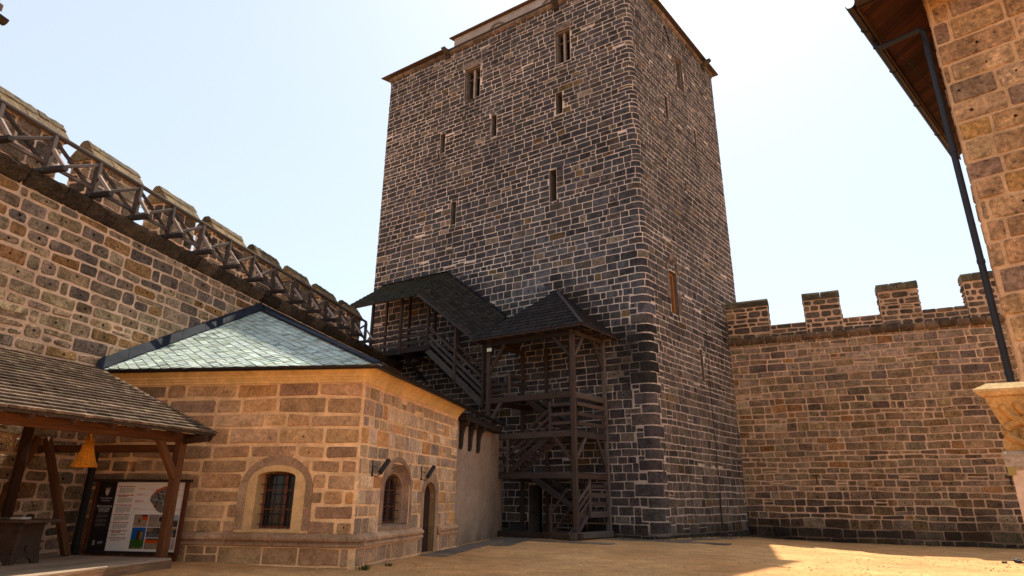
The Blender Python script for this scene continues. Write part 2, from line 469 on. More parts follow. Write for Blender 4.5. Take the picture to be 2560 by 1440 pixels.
sc.render.engine='CYCLES'; sc.cycles.max_bounces=8; sc.cycles.diffuse_bounces=5; sc.cycles.use_denoising=True

# ------------------------------------------------------------------ plan of the place (metres, camera above the origin)
dA=V((-.989,.146));dB=V((.24,.971));dD=V((-.836,.549));dE=V((.644,.765));dF=V((.223,.975));dC=V((.899,-.438))
W0=V((-3.7,15.71)); T0=V((6.33,27.75)); L0=V((-11.08,16.4)); J0=V((12.93,35.25))
nD=V((-.549,-.836))
WOOD=(.042,.026,.02); WOODW=(.105,.046,.022); DARKW=(.06,.042,.036)

# ------------------------------------------------------------------ ground
def smooth(a,b,x):
    t=max(0,min(1,(x-a)/(b-a))); return t*t*(3-2*t)
def gz(x,y):
    return .1*smooth(-3.5,-8.5,x)*smooth(30,20,y)*(smooth(4,10,y))-.38*smooth(15,27,y+.25*(x-12))*smooth(7,17,x)
mb=MB()
xs=[-300,-120,-60,-30]+[-20+i*.8 for i in range(64)]+[40,70,140,300]
ys=[-300,-120,-50,-20]+[-8+i*.8 for i in range(64)]+[60,120,300]
rng=random.Random(3)
vs=[];cs=[]
for x in xs:
    for y in ys:
        vs.append((x,y,gz(x,y)+(rng.uniform(-.012,.012) if -20<x<31 and -8<y<43 else 0)))
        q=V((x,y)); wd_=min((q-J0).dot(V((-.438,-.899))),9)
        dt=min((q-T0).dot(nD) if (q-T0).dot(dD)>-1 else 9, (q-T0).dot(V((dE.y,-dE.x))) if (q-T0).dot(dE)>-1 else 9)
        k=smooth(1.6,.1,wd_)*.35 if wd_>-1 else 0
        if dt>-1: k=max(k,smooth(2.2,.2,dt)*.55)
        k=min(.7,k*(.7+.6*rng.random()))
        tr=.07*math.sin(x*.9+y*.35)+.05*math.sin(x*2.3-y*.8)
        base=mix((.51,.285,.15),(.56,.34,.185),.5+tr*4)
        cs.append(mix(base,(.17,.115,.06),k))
ny=len(ys)
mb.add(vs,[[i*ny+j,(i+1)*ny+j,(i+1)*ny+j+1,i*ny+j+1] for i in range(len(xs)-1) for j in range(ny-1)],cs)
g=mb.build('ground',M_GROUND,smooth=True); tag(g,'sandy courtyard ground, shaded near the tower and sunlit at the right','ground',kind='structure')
# loose pebbles
mb=MB()
for i in range(2200):
    y=rng.uniform(11,30); x=rng.uniform(-8,16)*y/22+2; r=rng.uniform(.006,.022)
    z=gz(x,y); a=rng.uniform(0,6)
    b=[(x+math.cos(a+k*1.57)*r*rng.uniform(.7,1.2),y+math.sin(a+k*1.57)*r*rng.uniform(.7,1.2),z-.012) for k in range(4)]
    t=[(x+(p[0]-x)*.6,y+(p[1]-y)*.6,z+r*.7) for p in b]
    hexa(mb,b,t,jit((.40,.25,.14),rng,.35))
tag(mb.build('pebbles',M_FINE),'loose small pebbles scattered over the sandy courtyard','pebbles',kind='stuff')
# worn flagstones along the feet of the walls
mb=MB()
def flag(x,y,a,l,wd,h):
    c,s=math.cos(a),math.sin(a); q=[]
    for p,r in ((-1,-1),(0,-1),(1,-1),(1,1),(0,1),(-1,1)):
        px=p*l/2+rng.uniform(-.05,.05);py=r*wd/2+rng.uniform(-.05,.05)
        q.append((x+px*c-py*s,y+px*s+py*c))
    prism(mb,q,-.1,gz(x,y)+h,jit((.15,.12,.10),rng,.25))
aD=math.atan2(-dD.y,-dD.x); aE=math.atan2(dE.y,dE.x)
for i in range(9):
    p=V((2.0,25.95))+(-dD)*(i*.75-4.2); flag(p.x,p.y,aD,.72,.6,.02+rng.uniform(0,.012))
for i in range(7):
    p=T0+V((-.5,-.75))+(-dD)*(i*.8-2.2); flag(p.x,p.y,aD,.78,.65,.022+rng.uniform(0,.012))
for i in range(6):
    p=T0+V((.9,-.35))+dE*(i*.9); flag(p.x,p.y,aE,.85,.6,.02+rng.uniform(0,.012))
aB=math.atan2(dB.y,dB.x)
for i in range(12):
    p=W0+dB*(4.3+i*.9)+V((.55,-.13)); flag(p.x,p.y,aB,.85,.75,.02+rng.uniform(0,.012))
    if i>4:
        p=p+V((.75,-.2)); flag(p.x,p.y,aB,.85,.7,.015+rng.uniform(0,.012))
tag(mb.build('paving',M_FINE),'worn grey flagstones set along the feet of tower and house','paving',kind='structure')

# ------------------------------------------------------------------ keep tower
TL=T0+dD*18.4; TR=T0+dE*12.1; TB=V((1.5,46))
tp=Path([TL+(TB-TL).normalized()*1.6,TL,T0,TR,TR+(TB-TR).normalized()*1.6],[0,.25,.42,.25,0])
uc=(tp.arcs[1][0]+tp.arcs[1][1])/2
uD=lambda t:tp.at(*(T0+dD*t)); uE=lambda s:tp.at(*(T0+dE*s))
ZT=30.0
tower=thing('keep_tower','tall dark stone keep tower with pale mortar joints and narrow slits','tower',(2,36,0))
MORT=(.50,.415,.36)
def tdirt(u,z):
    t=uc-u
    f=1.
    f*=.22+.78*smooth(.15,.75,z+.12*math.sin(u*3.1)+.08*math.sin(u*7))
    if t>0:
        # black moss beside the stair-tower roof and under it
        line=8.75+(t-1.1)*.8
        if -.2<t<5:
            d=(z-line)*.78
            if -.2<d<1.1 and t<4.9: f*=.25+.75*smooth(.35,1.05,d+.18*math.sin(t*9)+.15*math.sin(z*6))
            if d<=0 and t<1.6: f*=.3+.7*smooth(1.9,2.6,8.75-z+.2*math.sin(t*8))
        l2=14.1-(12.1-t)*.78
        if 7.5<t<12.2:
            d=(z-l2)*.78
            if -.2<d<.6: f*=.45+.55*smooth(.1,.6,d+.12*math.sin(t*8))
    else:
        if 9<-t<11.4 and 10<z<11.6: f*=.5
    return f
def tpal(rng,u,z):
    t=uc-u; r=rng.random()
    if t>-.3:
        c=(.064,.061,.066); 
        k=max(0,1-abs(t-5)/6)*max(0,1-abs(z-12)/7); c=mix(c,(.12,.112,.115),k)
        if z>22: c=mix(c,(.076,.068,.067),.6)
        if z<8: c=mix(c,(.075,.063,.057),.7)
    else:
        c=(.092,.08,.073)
        if z<14: c=mix(c,(.125,.1,.082),smooth(14,6,z))
    if r<.02: c=(.13,.09,.055)
    elif r<.07: c=(.165,.135,.11)
    elif r<.3: c=mix(c,(.05,.042,.042),.6)
    elif r<.4: c=mix(c,(.11,.085,.067),.5)
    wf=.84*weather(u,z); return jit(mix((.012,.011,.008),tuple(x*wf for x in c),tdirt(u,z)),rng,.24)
holes=[]
def hD(t0,t1,z0,z1,dep): holes.append((uD(t1),uD(t0),z0,z1,dep,(.13,.105,.09)))
def hE(s0,s1,z0,z1,dep): holes.append((uE(s0),uE(s1),z0,z1,dep,(.13,.105,.09)))
WIN=[('D',10.15,11.4,25.75,28.2),('D',3.65,4.65,25.7,28.05),('E',5.85,6.85,25.72,28.1)]
for f,a,b,z0,z1 in WIN: (hD if f=='D' else hE)(a,b,z0,z1,.9)
SL=[('D',12.82,13.22,22.5,23.95),('D',8.8,9.2,22.35,23.9),('D',4.25,4.68,22.3,23.75),('D',4.72,5.16,16.9,18.85),('D',11.7,12.1,17.2,18.75),
    ('E',3.82,4.2,22.4,24.05),('E',7.7,8.05,22.2,23.7),('E',5.6,5.95,7.4,9.15),('E',5.62,5.86,18.5,19.25)]
for f,a,b,z0,z1 in SL: (hD if f=='D' else hE)(a,b,z0,z1,1.3)
hE(2.62,3.5,10.45,12.75,.9)
hD(5.75,6.5,-.1,2.2,1.0)
def vnoise(x,y,seed=0):
    def h(i,j): return random.Random((i*73856093)^(j*19349663)^seed).random()
    i,j=math.floor(x),math.floor(y); a,b=x-i,y-j; a=a*a*(3-2*a); b=b*b*(3-2*b)
    return (h(i,j)*(1-a)+h(i+1,j)*a)*(1-b)+(h(i,j+1)*(1-a)+h(i+1,j+1)*a)*b
def weather(u,z):
    f=.86+.3*vnoise(u/2.6,z/3.4,1)*.6+.3*vnoise(u/.9,z/2.2,2)*.4
    for h in holes:
        if h[0]-.3<u<h[1]+.3 and h[2]-3.2<z<h[2]: f*=1-.32*(1-(h[2]-z)/3.2)
    if z>27: f*=1-.25*smooth(27,30,z)*vnoise(u/.5,1,5)
    return f
QUO=[];rng=random.Random(58);z=.2;k=0
while z<11:
    h=rng.uniform(.38,.56)
    a,b=(rng.uniform(.75,1.1),rng.uniform(.35,.55)) if k%2 else (rng.uniform(.4,.6),rng.uniform(.6,.95))
    QUO.append((uc-a,uc+b,z,z+h)); z+=h; k+=1
mb=MB()
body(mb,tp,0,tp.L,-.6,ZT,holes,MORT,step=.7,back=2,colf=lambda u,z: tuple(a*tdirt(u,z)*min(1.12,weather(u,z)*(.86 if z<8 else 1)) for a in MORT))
# the far sides of the tower and its inside
P0=tp.P(0,0);P9=tp.P(tp.L,0)
mb.add([(P9.x,P9.y,-.6),(TB.x,TB.y,-.6),(P0.x,P0.y,-.6),(P9.x,P9.y,ZT),(TB.x,TB.y,ZT),(P0.x,P0.y,ZT)],[[0,1,4,3],[1,2,5,4]],MORT,0)
masonry(mb,tp,0,tp.L,-.6,ZT,[(h[0]-.02,h[1]+.02,h[2]-.02,h[3]+.02) for h in holes]+QUO,11,(.29,.44),(.34,.85),.03,tpal,proud=.012,bev=.016,rad=.032,rough=.011,split=.04,wave=.035,mat=1,hole_shade=.035,hole_shade_p=.45,tophr=(.22,.37),minw=.12,minh=.1)
for q in QUO:
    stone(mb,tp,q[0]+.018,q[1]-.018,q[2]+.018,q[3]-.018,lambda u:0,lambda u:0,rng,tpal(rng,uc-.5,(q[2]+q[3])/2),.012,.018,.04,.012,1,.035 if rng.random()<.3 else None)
mb.build('wall',[M_MORTAR,M_STONE,M_ROOMSHADE],tower)
def tw_frame(mb,f,a,b,z0,z1,wd,d0,d1,col):
    u=(lambda t:uD(t)) if f=='D' else (lambda t:uE(t))
    u0,u1=sorted((u(a),u(b)))
    boxd(mb,tp,u0,u0+wd,z0,z1,d0,d1,col); boxd(mb,tp,u1-wd,u1,z0,z1,d0,d1,col)
    boxd(mb,tp,u0+wd,u1-wd,z1-wd,z1,d0,d1,col); boxd(mb,tp,u0+wd,u1-wd,z0,z0+wd*.7,d0,d1,col)
    return u0,u1
for f,a,b,z0,z1 in WIN:
    mb=MB(); u0,u1=tw_frame(mb,f,a+.003,b-.003,z0+.003,z1-.003,.1,-.5,-.12,(.14,.115,.1))
    wo=mb.build('window',M_FINE,tower)
    m2=MB(); um=(u0+u1)/2; boxd(m2,tp,um-.065,um+.065,z0+.1,z1-.1,-.42,-.22,(.27,.22,.19)); m2.build('mullion',M_FINE,wo)
    m2=MB(); zz=z0+(z1-z0)*.7; boxd(m2,tp,u0+.1,um-.066,zz-.03,zz+.03,-.4,-.3,(.1,.08,.07)); boxd(m2,tp,um+.066,u1-.1,zz-.03,zz+.03,-.4,-.3,(.1,.08,.07)); m2.build('transom',M_FINE,wo)
    m2=MB(); boxd(m2,tp,u0-.12,u1+.12,z1+.03,z1+.42,-.04,.03,(.15,.125,.11)); m2.build('lintel',M_STONE,wo)
for f,a,b,z0,z1 in SL:
    mb=MB(); u=(uD if f=='D' else uE); u0,u1=sorted((u(a),u(b)))
    boxd(mb,tp,u0+.003,u0+.05,z0+.003,z1-.003,-.9,-.1,(.12,.1,.085)); boxd(mb,tp,u0+.05,u1-.003,z0+.003,z0+.07,-.9,-.05,(.12,.1,.085))
    mb.build('arrow_slit',M_FINE,tower)
# high doorway with a timber frame under a broken hood
mb=MB(); u0,u1=tw_frame(mb,'E',2.623,3.497,10.453,12.747,.12,-.42,-.2,(.3,.14,.06)); 
door=mb.build('doorway',M_WOOD,tower)
mb=MB(); um=(u0+u1)/2
inn=arch_pts(um,.52,12.8,12.85,13.45,10,1); out=arch_pts(um,.72,12.8,12.9,13.75,10,1)
ring(mb,tp,inn,out,.05,.06,.1,(.16,.115,.085),cols=lambda i:jit((.15,.11,.085),random.Random(i),.25))
mb.build('hood_mould',M_STONE,door)
for a_,b_,c_,d_ in ((u0-.3,u0-.02,11.2,12.5),(u1+.02,u1+.3,10.7,11.7)):
    mb=MB(); boxd(mb,tp,a_,b_,c_,d_,-.02,.04,(.15,.115,.09)); mb.build('jamb_stone',M_STONE,door)
# cornice of long roll-moulded stones, roof apron, attic storey
mb=MB(); rng=random.Random(21); u=0
while u<tp.L-.05:
    l=rng.uniform(1.0,1.9); v=min(u+l,tp.L)
    if tp.L-v<.5: v=tp.L
    us=[u+.012]+[u+.012+(v-u-.024)*(i+1)/8 for i in range(8)]
    j=rng.uniform(-.02,.02)
    prof=[(.0,29.98),(.05+j,30.0),(.11+j,30.06),(.14+j,30.15),(.12+j,30.25),(.07,30.33),(.0,30.345)]
    sweep(mb,tp,us,prof,jit((.125,.092,.07),rng,.3)); u=v
mb.build('cornice',M_STONE,tower)
def mitre(poly,d):
    """offset a closed counter-clockwise plan polygon outwards by d with mitred corners"""
    n=len(poly); out=[]
    for i in range(n):
        p0,p1,p2=V(poly[i-1]),V(poly[i]),V(poly[(i+1)%n])
        a=(p1-p0).normalized(); b=(p2-p1).normalized(); na=V((a.y,-a.x)); nb=V((b.y,-b.x))
        m=(na+nb); k=d/max(.2,(1+na.dot(nb))); out.append(p1+m*k)
    return out
def rings(mb,poly,prof,col,cap=True):
    n=len(poly);vs=[];fs=[]
    for d,z in prof: vs+=[(q.x,q.y,z) for q in mitre(poly,d)]
    for i in range(len(prof)-1):
        for j in range(n): fs.append([i*n+j,i*n+(j+1)%n,(i+1)*n+(j+1)%n,(i+1)*n+j])
    if cap: fs.append([(len(prof)-1)*n+j for j in range(n)])
    mb.add(vs,fs,col)
TQ=[TL,T0,TR,TB]
def xline(p,d,q,e):
    k=((q.x-p.x)*e.y-(q.y-p.y)*e.x)/(d.x*e.y-d.y*e.x); return p+d*k
nE=V((dE.y,-dE.x)); o_=mitre(TQ,.34)
RQ=[o_[0],T0+dD*13.0+nD*.34,T0+dD*12.8+nD*.12,xline(T0+nD*.12,dD,T0+nE*.34,dE),o_[2],o_[3]]
mb=MB(); n=len(RQ); iq=mitre(TQ,-.3); ctr=V((3,37.5))
vs=[(q.x,q.y,30.36) for q in RQ]+[(q.x,q.y,30.43) for q in RQ]+[(q.x+(ctr.x-q.x)*.06,q.y+(ctr.y-q.y)*.06,30.5) for q in RQ]
mb.add(vs,[list(range(n))[::-1],[2*n+i for i in range(n)]]+[[i,(i+1)%n,n+(i+1)%n,n+i] for i in range(n)]+[[n+i,n+(i+1)%n,2*n+(i+1)%n,2*n+i] for i in range(n)],(.06,.042,.034)); mb.build('roof',M_SHAKE,tower)
a0=T0+dD*12.78-nD*.4; a1=T0+dD*.9-nD*.4; AQ=[a0,a1,a1+dE*8.5,a0+V((.79,.61))*7]
mb=MB(); rings(mb,AQ,[(0,30.4),(0,31.66)],(.28,.25,.235)); att=mb.build('attic_wall',M_PLASTER,tower)
mb=MB(); rings(mb,AQ,[(-.2,31.6),(.2,31.62),(.22,31.7),(-2.6,32.7)],(.085,.055,.042)); mb.build('roof',M_SHAKE,att)
ap=Path([a0,a1])
for t in (5.2,9.2):
    mb=MB(); q=ap.at(*(T0+dD*t-nD*.4)); o=arch_pts(q,.6,30.5,30.8,31.3,8); i_=arch_pts(q,.46,30.5,30.75,31.16,8)
    ring(mb,ap,i_,o,.05,.05,.1,(.12,.095,.085)); mb.build('lunette',M_FINE,att)
# water spouts, wall anchor, lightning cable
for f,t,z in (('D',12.9,30.15),('D',4.55,30.12),('E',10.3,30.1)):
    u=(uD if f=='D' else uE)(t); mb=MB()
    a=[tp.P(u-.16,z-.22,0),tp.P(u+.16,z-.22,0),tp.P(u+.2,z+.1,0),tp.P(u-.2,z+.1,0)]
    b=[tp.P(u-.1,z-.02,.62),tp.P(u+.1,z-.02,.62),tp.P(u+.16,z+.12,.66),tp.P(u-.16,z+.12,.66)]
    hexa(mb,a,b,(.06,.05,.045)); boxd(mb,tp,u-.22,u+.22,z-.4,z-.22,0,.12,(.05,.042,.04)); mb.build('water_spout',M_STONE,tower)
mb=MB(); u=uE(4.83); 
beam(mb,tp.P(u-.28,29.45,.06),tp.P(u+.28,28.6,.06),.07,.05,(.02,.02,.02),up=(0,0,1)); beam(mb,tp.P(u-.25,28.75,.1),tp.P(u+.25,29.25,.1),.07,.05,(.02,.02,.02)); mb.build('wall_anchor',M_IRON,tower)
mb=MB(); pts=[tp.P(uE(6.3+.25*math.sin(z*.7)*.2+ (z-.4)*.02),z,.07) for z in (.4,2,4,6,8,10,12,14)]; tube(mb,pts,.014,n=5); tube(mb,[tp.P(uE(6.25),.35,.08),tp.P(uE(6.25),1.7,.08)],.03,n=6); mb.build('lightning_cable',M_IRON,tower)

# ------------------------------------------------------------------ curtain wall on the right
cw=thing('battlement_wall','brown stone curtain wall with square merlons running right from the tower','wall',(18.5,32.5,0))
cp=Path([J0-dC*.6,J0+dC*14]); c0=.6
MORC=(.42,.29,.205)
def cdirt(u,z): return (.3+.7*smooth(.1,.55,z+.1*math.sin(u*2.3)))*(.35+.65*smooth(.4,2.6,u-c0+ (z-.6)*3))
def cpal(rng,u,z):
    r=rng.random(); c=(.195,.132,.086)
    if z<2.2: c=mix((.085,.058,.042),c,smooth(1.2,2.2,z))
    if z>6.2: c=mix(c,(.215,.165,.128),smooth(6.2,8.5,z)*.8)
    if z>10.3: c=(.085,.066,.054)
    if r<.05: c=(.21,.115,.06)
    elif r<.2: c=mix(c,(.21,.16,.11),.7)
    elif r<.34: c=mix(c,(.08,.06,.05),.6)
    elif r<.5: c=mix(c,(.16,.1,.055),.6)
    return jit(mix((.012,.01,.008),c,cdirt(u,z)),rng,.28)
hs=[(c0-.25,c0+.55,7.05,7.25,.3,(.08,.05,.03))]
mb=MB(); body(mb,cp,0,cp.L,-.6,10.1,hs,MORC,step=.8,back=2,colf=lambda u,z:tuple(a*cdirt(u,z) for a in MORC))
boxd(mb,cp,0,cp.L,-.6,10.38,-2.0,-.02,MORC)
masonry(mb,cp,0,cp.L,-.6,10.1,hs,23,(.24,.46),(.38,1.0),.045,cpal,proud=.018,bev=.024,rad=.05,rough=.018,split=.05,wave=.05,mat=1,hole_shade=.03,hole_shade_p=.4)
mb.build('wall',[M_MORTAR,M_STONE,M_ROOMSHADE],cw)
mb=MB(); rng=random.Random(5); u=0
while u<cp.L-.1:
    v=min(u+rng.uniform(.42,.85),cp.L); us=[u+.03+(v-u-.06)*i/3 for i in range(4)]; j=rng.uniform(-.03,.03)
    sweep(mb,cp,us,[(-.02,10.06+j),(.1+j,10.09),(.2+j,10.18),(.23,10.3),(.22,10.42),(-.3,10.44)],jit((.105,.075,.054),rng,.4)); u=v
boxd(mb,cp,0,cp.L,10.1,10.4,-.3,.06,MORC,1)
mb.build('coping',[M_STONE,M_MORTAR],cw)
cq=Path([J0-dC*.6-V((-.438,-.899))*0.02,J0+dC*14-V((-.438,-.899))*.02])
MER=[(-.6,2.1,12.72),(3.98,5.8,12.74),(7.68,9.52,12.76),(11.53,13.5,12.8)]
def mpal(rng,u,z):
    c=jit((.088,.066,.052),rng,.35); 
    return jit((.15,.1,.065),rng,.3) if rng.random()<.12 else c
for i in range(len(MER)):
    a,b,zt=MER[i]
    mb=MB(); boxd(mb,cq,c0+a,c0+b,10.4,zt-.3,-.75,0,MORC,0)
    masonry(mb,cq,c0+a-.01,c0+b+.01,10.42,zt-.42,[],40+i,(.24,.4),(.35,.85),.075,mpal,proud=.03,bev=.03,rad=.09,rough=.02,mat=1)
    e0=cq.P(c0+b,0,0);e1=cq.P(c0+b,0,-.75); sp=Path([(e0.x,e0.y),(e1.x,e1.y)])
    masonry(mb,sp,0,.75,10.42,zt-.42,[],60+i,(.24,.4),(.3,.5),.06,mpal,proud=.03,bev=.03,rad=.08,rough=.02,mat=1)
    e0=cq.P(c0+a,0,-.75);e1=cq.P(c0+a,0,0); sp=Path([(e0.x,e0.y),(e1.x,e1.y)])
    masonry(mb,sp,0,.75,10.42,zt-.42,[],80+i,(.24,.4),(.3,.5),.06,mpal,proud=.03,bev=.03,rad=.08,rough=.02,mat=1)
    mo=mb.build('merlon',[M_MORTAR,M_STONE],cw)
    m2=MB(); rr=random.Random(i+3); u=c0+a-.05
    nst=2 if i<2 else 4
    for k in range(nst):
        v=u+(b-a+.1)/nst; boxd(m2,cq,u+.012,v-.012,zt-.4,zt-.13,-.8,.06+rr.uniform(0,.02),jit((.085,.07,.05),rr,.3)); u=v
    u=c0+a-.05; nst=1+i
    for k in range(nst):
        v=u+(b-a+.1)/nst
        hexa(m2,[cq.P(u+.01,zt-.12,.07),cq.P(v-.01,zt-.12,.07),cq.P(v-.01,zt-.12,-.82),cq.P(u+.01,zt-.12,-.82)],[cq.P(u+.02,zt+rr.uniform(0,.03),-.02),cq.P(v-.02,zt+rr.uniform(0,.03),-.02),cq.P(v-.02,zt,-.7),cq.P(u+.02,zt,-.7)],jit((.10,.08,.05),rr,.3)); u=v
    m2.build('cap_stone',M_STONE,mo)
    if i<3:
        x0,x1=b,MER[i+1][0]; m3=MB(); boxd(m3,cq,c0+x0+.005,c0+x1-.005,10.4,11.13,-.7,-.06,MORC,0)
        off=Path([cq.P(0,0,-.06).to_2d(),cq.P(cq.L,0,-.06).to_2d()])
        masonry(m3,off,c0+x0,c0+x1,10.42,11.2,[],90+i,(.2,.3),(.3,.75),.05,mpal,proud=.025,bev=.025,rad=.06,rough=.015,mat=1)
        m3.build('parapet',[M_MORTAR,M_STONE],cw)
for t,z in ((3.36,2.72),(11.54,2.62)):
    mb=MB(); u=c0+t; beam(mb,cp.P(u-.16,z+.1,.05),cp.P(u+.16,z+.14,.05),.05,.05,(.02,.02,.02)); beam(mb,cp.P(u+.03,z+.12,.06),cp.P(u+.03,z-.28,.06),.05,.05,(.02,.02,.02),up=(0,1,0)); mb.build('wall_hook',M_IRON,cw)

# ------------------------------------------------------------------ curtain wall on the left with its walkway
lw=thing('battlement_wall','tall tan stone curtain wall at the left with gabled merlons behind a railing','wall',(-12,20,0))
lp=Path([L0-dF*9,L0+dF*20.6]); l0=9.0
MORL=(.56,.40,.295)
def lpal(rng,u,z):
    r=rng.random(); c=(.185,.14,.107)
    k=smooth(8.2,5.5,z)*smooth(17,9,u)
    c=mix(c,(.25,.18,.122),k*.85)
    if r<.012: c=(.34,.17,.05)
    elif r<.25: c=mix(c,(.27,.2,.13),.7)
    elif r<.42: c=mix(c,(.085,.068,.06),.7)
    elif r<.52: c=(.22,.13,.07)
    return jit(c,rng,.25)
mb=MB(); body(mb,lp,0,lp.L,-.6,8.62,[],MORL,step=1.0)
boxd(mb,lp,0,lp.L,-.6,9.04,-2.3,-.02,MORL)
masonry(mb,lp,0,lp.L,-.6,8.62,[],31,(.26,.41),(.42,.92),.045,lpal,proud=.02,bev=.026,rad=.06,rough=.018,split=.05,wave=.045,mat=1,hole_shade=.034,hole_shade_p=.6)
mb.build('wall',[M_MORTAR,M_STONE],lw)
mb=MB(); rng=random.Random(8); u=0
while u<lp.L-.1:
    v=min(u+rng.uniform(.7,1.4),lp.L); m=7; us=[u+.015+(v-u-.03)*i/m for i in range(m+1)]
    j=rng.uniform(-.03,.03)
    sweep(mb,lp,us,[(-.02,8.63),(.05+j,8.67),(.12+j,8.75),(.17+j,8.85),(.2+j,8.9),(.22+j,8.98),(.2+j,9.05),(-.35,9.08)],jit((.046,.034,.025),rng,.5),rough=.022,rng=rng); u=v
mb.build('cornice',M_STONE,lw)
def lP(s,off,z): 
    q=L0+dF*s+V((.975,-.223))*off; return V((q.x,q.y,z))
mf=Path([lP(-9,-1.22,0).to_2d(),lP(20.6,-1.22,0).to_2d()])
def lmp(rng,u,z):
    r=rng.random(); c=(.15,.11,.078)
    if r<.3: c=(.24,.18,.12)
    elif r<.55: c=(.09,.07,.055)
    return jit(c,rng,.2)
MLS=[(-3.35,-1.5),(-.55,1.25),(2.33,3.87),(4.77,6.65),(7.56,9.2),(10.2,11.73),(12.72,14.4),(15.47,17.2)]
for k in range(len(MLS)):
    s0,s1=MLS[k]
    mb=MB(); boxd(mb,mf,l0+s0,l0+s1,9.04,10.95,-.72,0,MORL,0)
    masonry(mb,mf,l0+s0-.01,l0+s1+.01,9.06,10.93,[],100+k,(.3,.48),(.4,.9),.05,lmp,proud=.025,bev=.03,rad=.08,rough=.02,mat=1,hole_shade=.04,hole_shade_p=.4)
    for (ua_,da,db,sd) in ((s0,-.72,0,0),(s1,0,-.72,1)):
        e0=mf.P(l0+ua_,0,da);e1=mf.P(l0+ua_,0,db); sp=Path([(e0.x,e0.y),(e1.x,e1.y)])
        masonry(mb,sp,0,.72,9.06,10.93,[],120+k*2+sd,(.3,.5),(.3,.7),.05,lmp,proud=.025,bev=.03,rad=.09,rough=.02,mat=1)
    mo=mb.build('merlon',[M_MORTAR,M_STONE],lw)
    # roof-shaped coping: two courses of worn stones each side and a ridge stone
    m2=MB(); rr=random.Random(200+k)
    um=l0+s0-.06; ue=l0+s1+.06
    sp_=um+(ue-um)*rr.uniform(.35,.72)
    for (x0,x1) in ((um,sp_-.014),(sp_+.014,ue)):
        n=7; us=[x0+(x1-x0)*i/n for i in range(n+1)]
        for a,b,zz0,zz1,c in ((.12,-.06,10.9,11.28,(.23,.172,.115)),):
            sweep(m2,mf,us,[(.02,10.92),(.12,10.9),(.14,11.0),(-.1,11.3),(-.36,11.3),(-.62,11.3),(-.86,11.0),(-.84,10.9),(-.7,10.92)],jit((.165,.12,.076),rr,.25),rough=.012,rng=rr)
    sp_=um+(ue-um)*rr.uniform(.3,.7)
    for (x0,x1) in ((um,sp_-.012),(sp_+.012,ue)):
        n=7; us=[x0+(x1-x0)*i/n for i in range(n+1)]
        z_=rr.uniform(-.02,.02)
        sweep(m2,mf,us,[(-.09,11.33),(-.22,11.51+z_),(-.28,11.58+z_),(-.44,11.58+z_),(-.5,11.51+z_),(-.63,11.33)],jit((.10,.076,.05),rr,.3),rough=.014,rng=rr)
    boxd(m2,mf,um+.03,ue-.03,11.29,11.335,-.6,-.12,(.5,.38,.25),1)
    m2.build('coping',[M_STONE,M_MORTAR],mo)
    if k<len(MLS)-1:
        sn=MLS[k+1][0]
        m3=MB(); boxd(m3,mf,l0+s1+.005,l0+sn-.005,9.04,9.6,-.7,-.04,MORL,0)
        masonry(m3,mf,l0+s1,l0+sn,9.06,9.62,[],160+k,(.24,.32),(.3,.6),.05,lmp,proud=-.01,bev=.025,rad=.05,rough=.015,mat=1)
        m3.build('parapet',[M_MORTAR,M_STONE],lw)

rl=thing('walkway_railing','weathered timber railing with crossed braces and projecting brackets along the wall top','railing',tuple(lP(3,.2,9.05)))
rng=random.Random(77)
sk=[-2.85+1.375*k for k in range(-4,14)]
wc=lambda k=1:jit(tuple(x*k for x in (.062,.046,.04)),rng,.35)
for i in range(len(sk)):
    s=sk[i]+rng.uniform(-.03,.03)
    mb=MB(); beam(mb,lP(s,.2,9.1),lP(s+rng.uniform(-.02,.02),.2,10.12),.14,.14,wc(.9),up=(0,1,0),rng=rng); mb.build('post',M_WOOD,rl)
    mb=MB(); e=.78+rng.uniform(-.04,.05); beam(mb,lP(s,-.35,9.13),lP(s,e,9.13),.14,.12,wc(.45),rng=rng); 
    mb.build('bracket_beam',M_WOOD,rl)
    mb=MB(); beam(mb,lP(s+.02,e-.1,9.19),lP(s+.02,.27,9.72),.09,.1,wc(4.2),up=(0,1,0),rng=rng); mb.build('strut',M_WOOD,rl)
    if i<len(sk)-1:
        t=sk[i+1]
        mb=MB(); beam(mb,lP(s+.06,.24,9.26),lP(t-.06,.24,10.02),.06,.09,wc(1.15),rng=rng); mb.build('brace',M_WOOD,rl)
        mb=MB(); beam(mb,lP(s+.06,.16,10.05),lP(t-.06,.16,9.3),.06,.1,wc(.8),rng=rng); mb.build('brace',M_WOOD,rl)
        mb=MB(); beam(mb,lP(s+.06,.2,9.33),lP(t-.06,.2,9.33),.07,.1,wc(1.2),rng=rng); mb.build('lower_rail',M_WOOD,rl)
for i in range(0,len(sk)-1,3):
    a,b=sk[i],sk[min(i+3,len(sk)-1)]
    mb=MB(); beam(mb,lP(a-.0,.2,10.17),lP(b-.01,.2,10.17),.13,.09,wc(1.0),rng=rng,ch=.02); mb.build('handrail',M_WOOD,rl)
for z in (9.55,9.8):
    mb=MB(); tube(mb,[lP(s,.2+.002,z+(-.015 if k%2 else 0)) for k,s in enumerate(sk)],.008,n=4); mb.build('wire',M_IRON,rl)

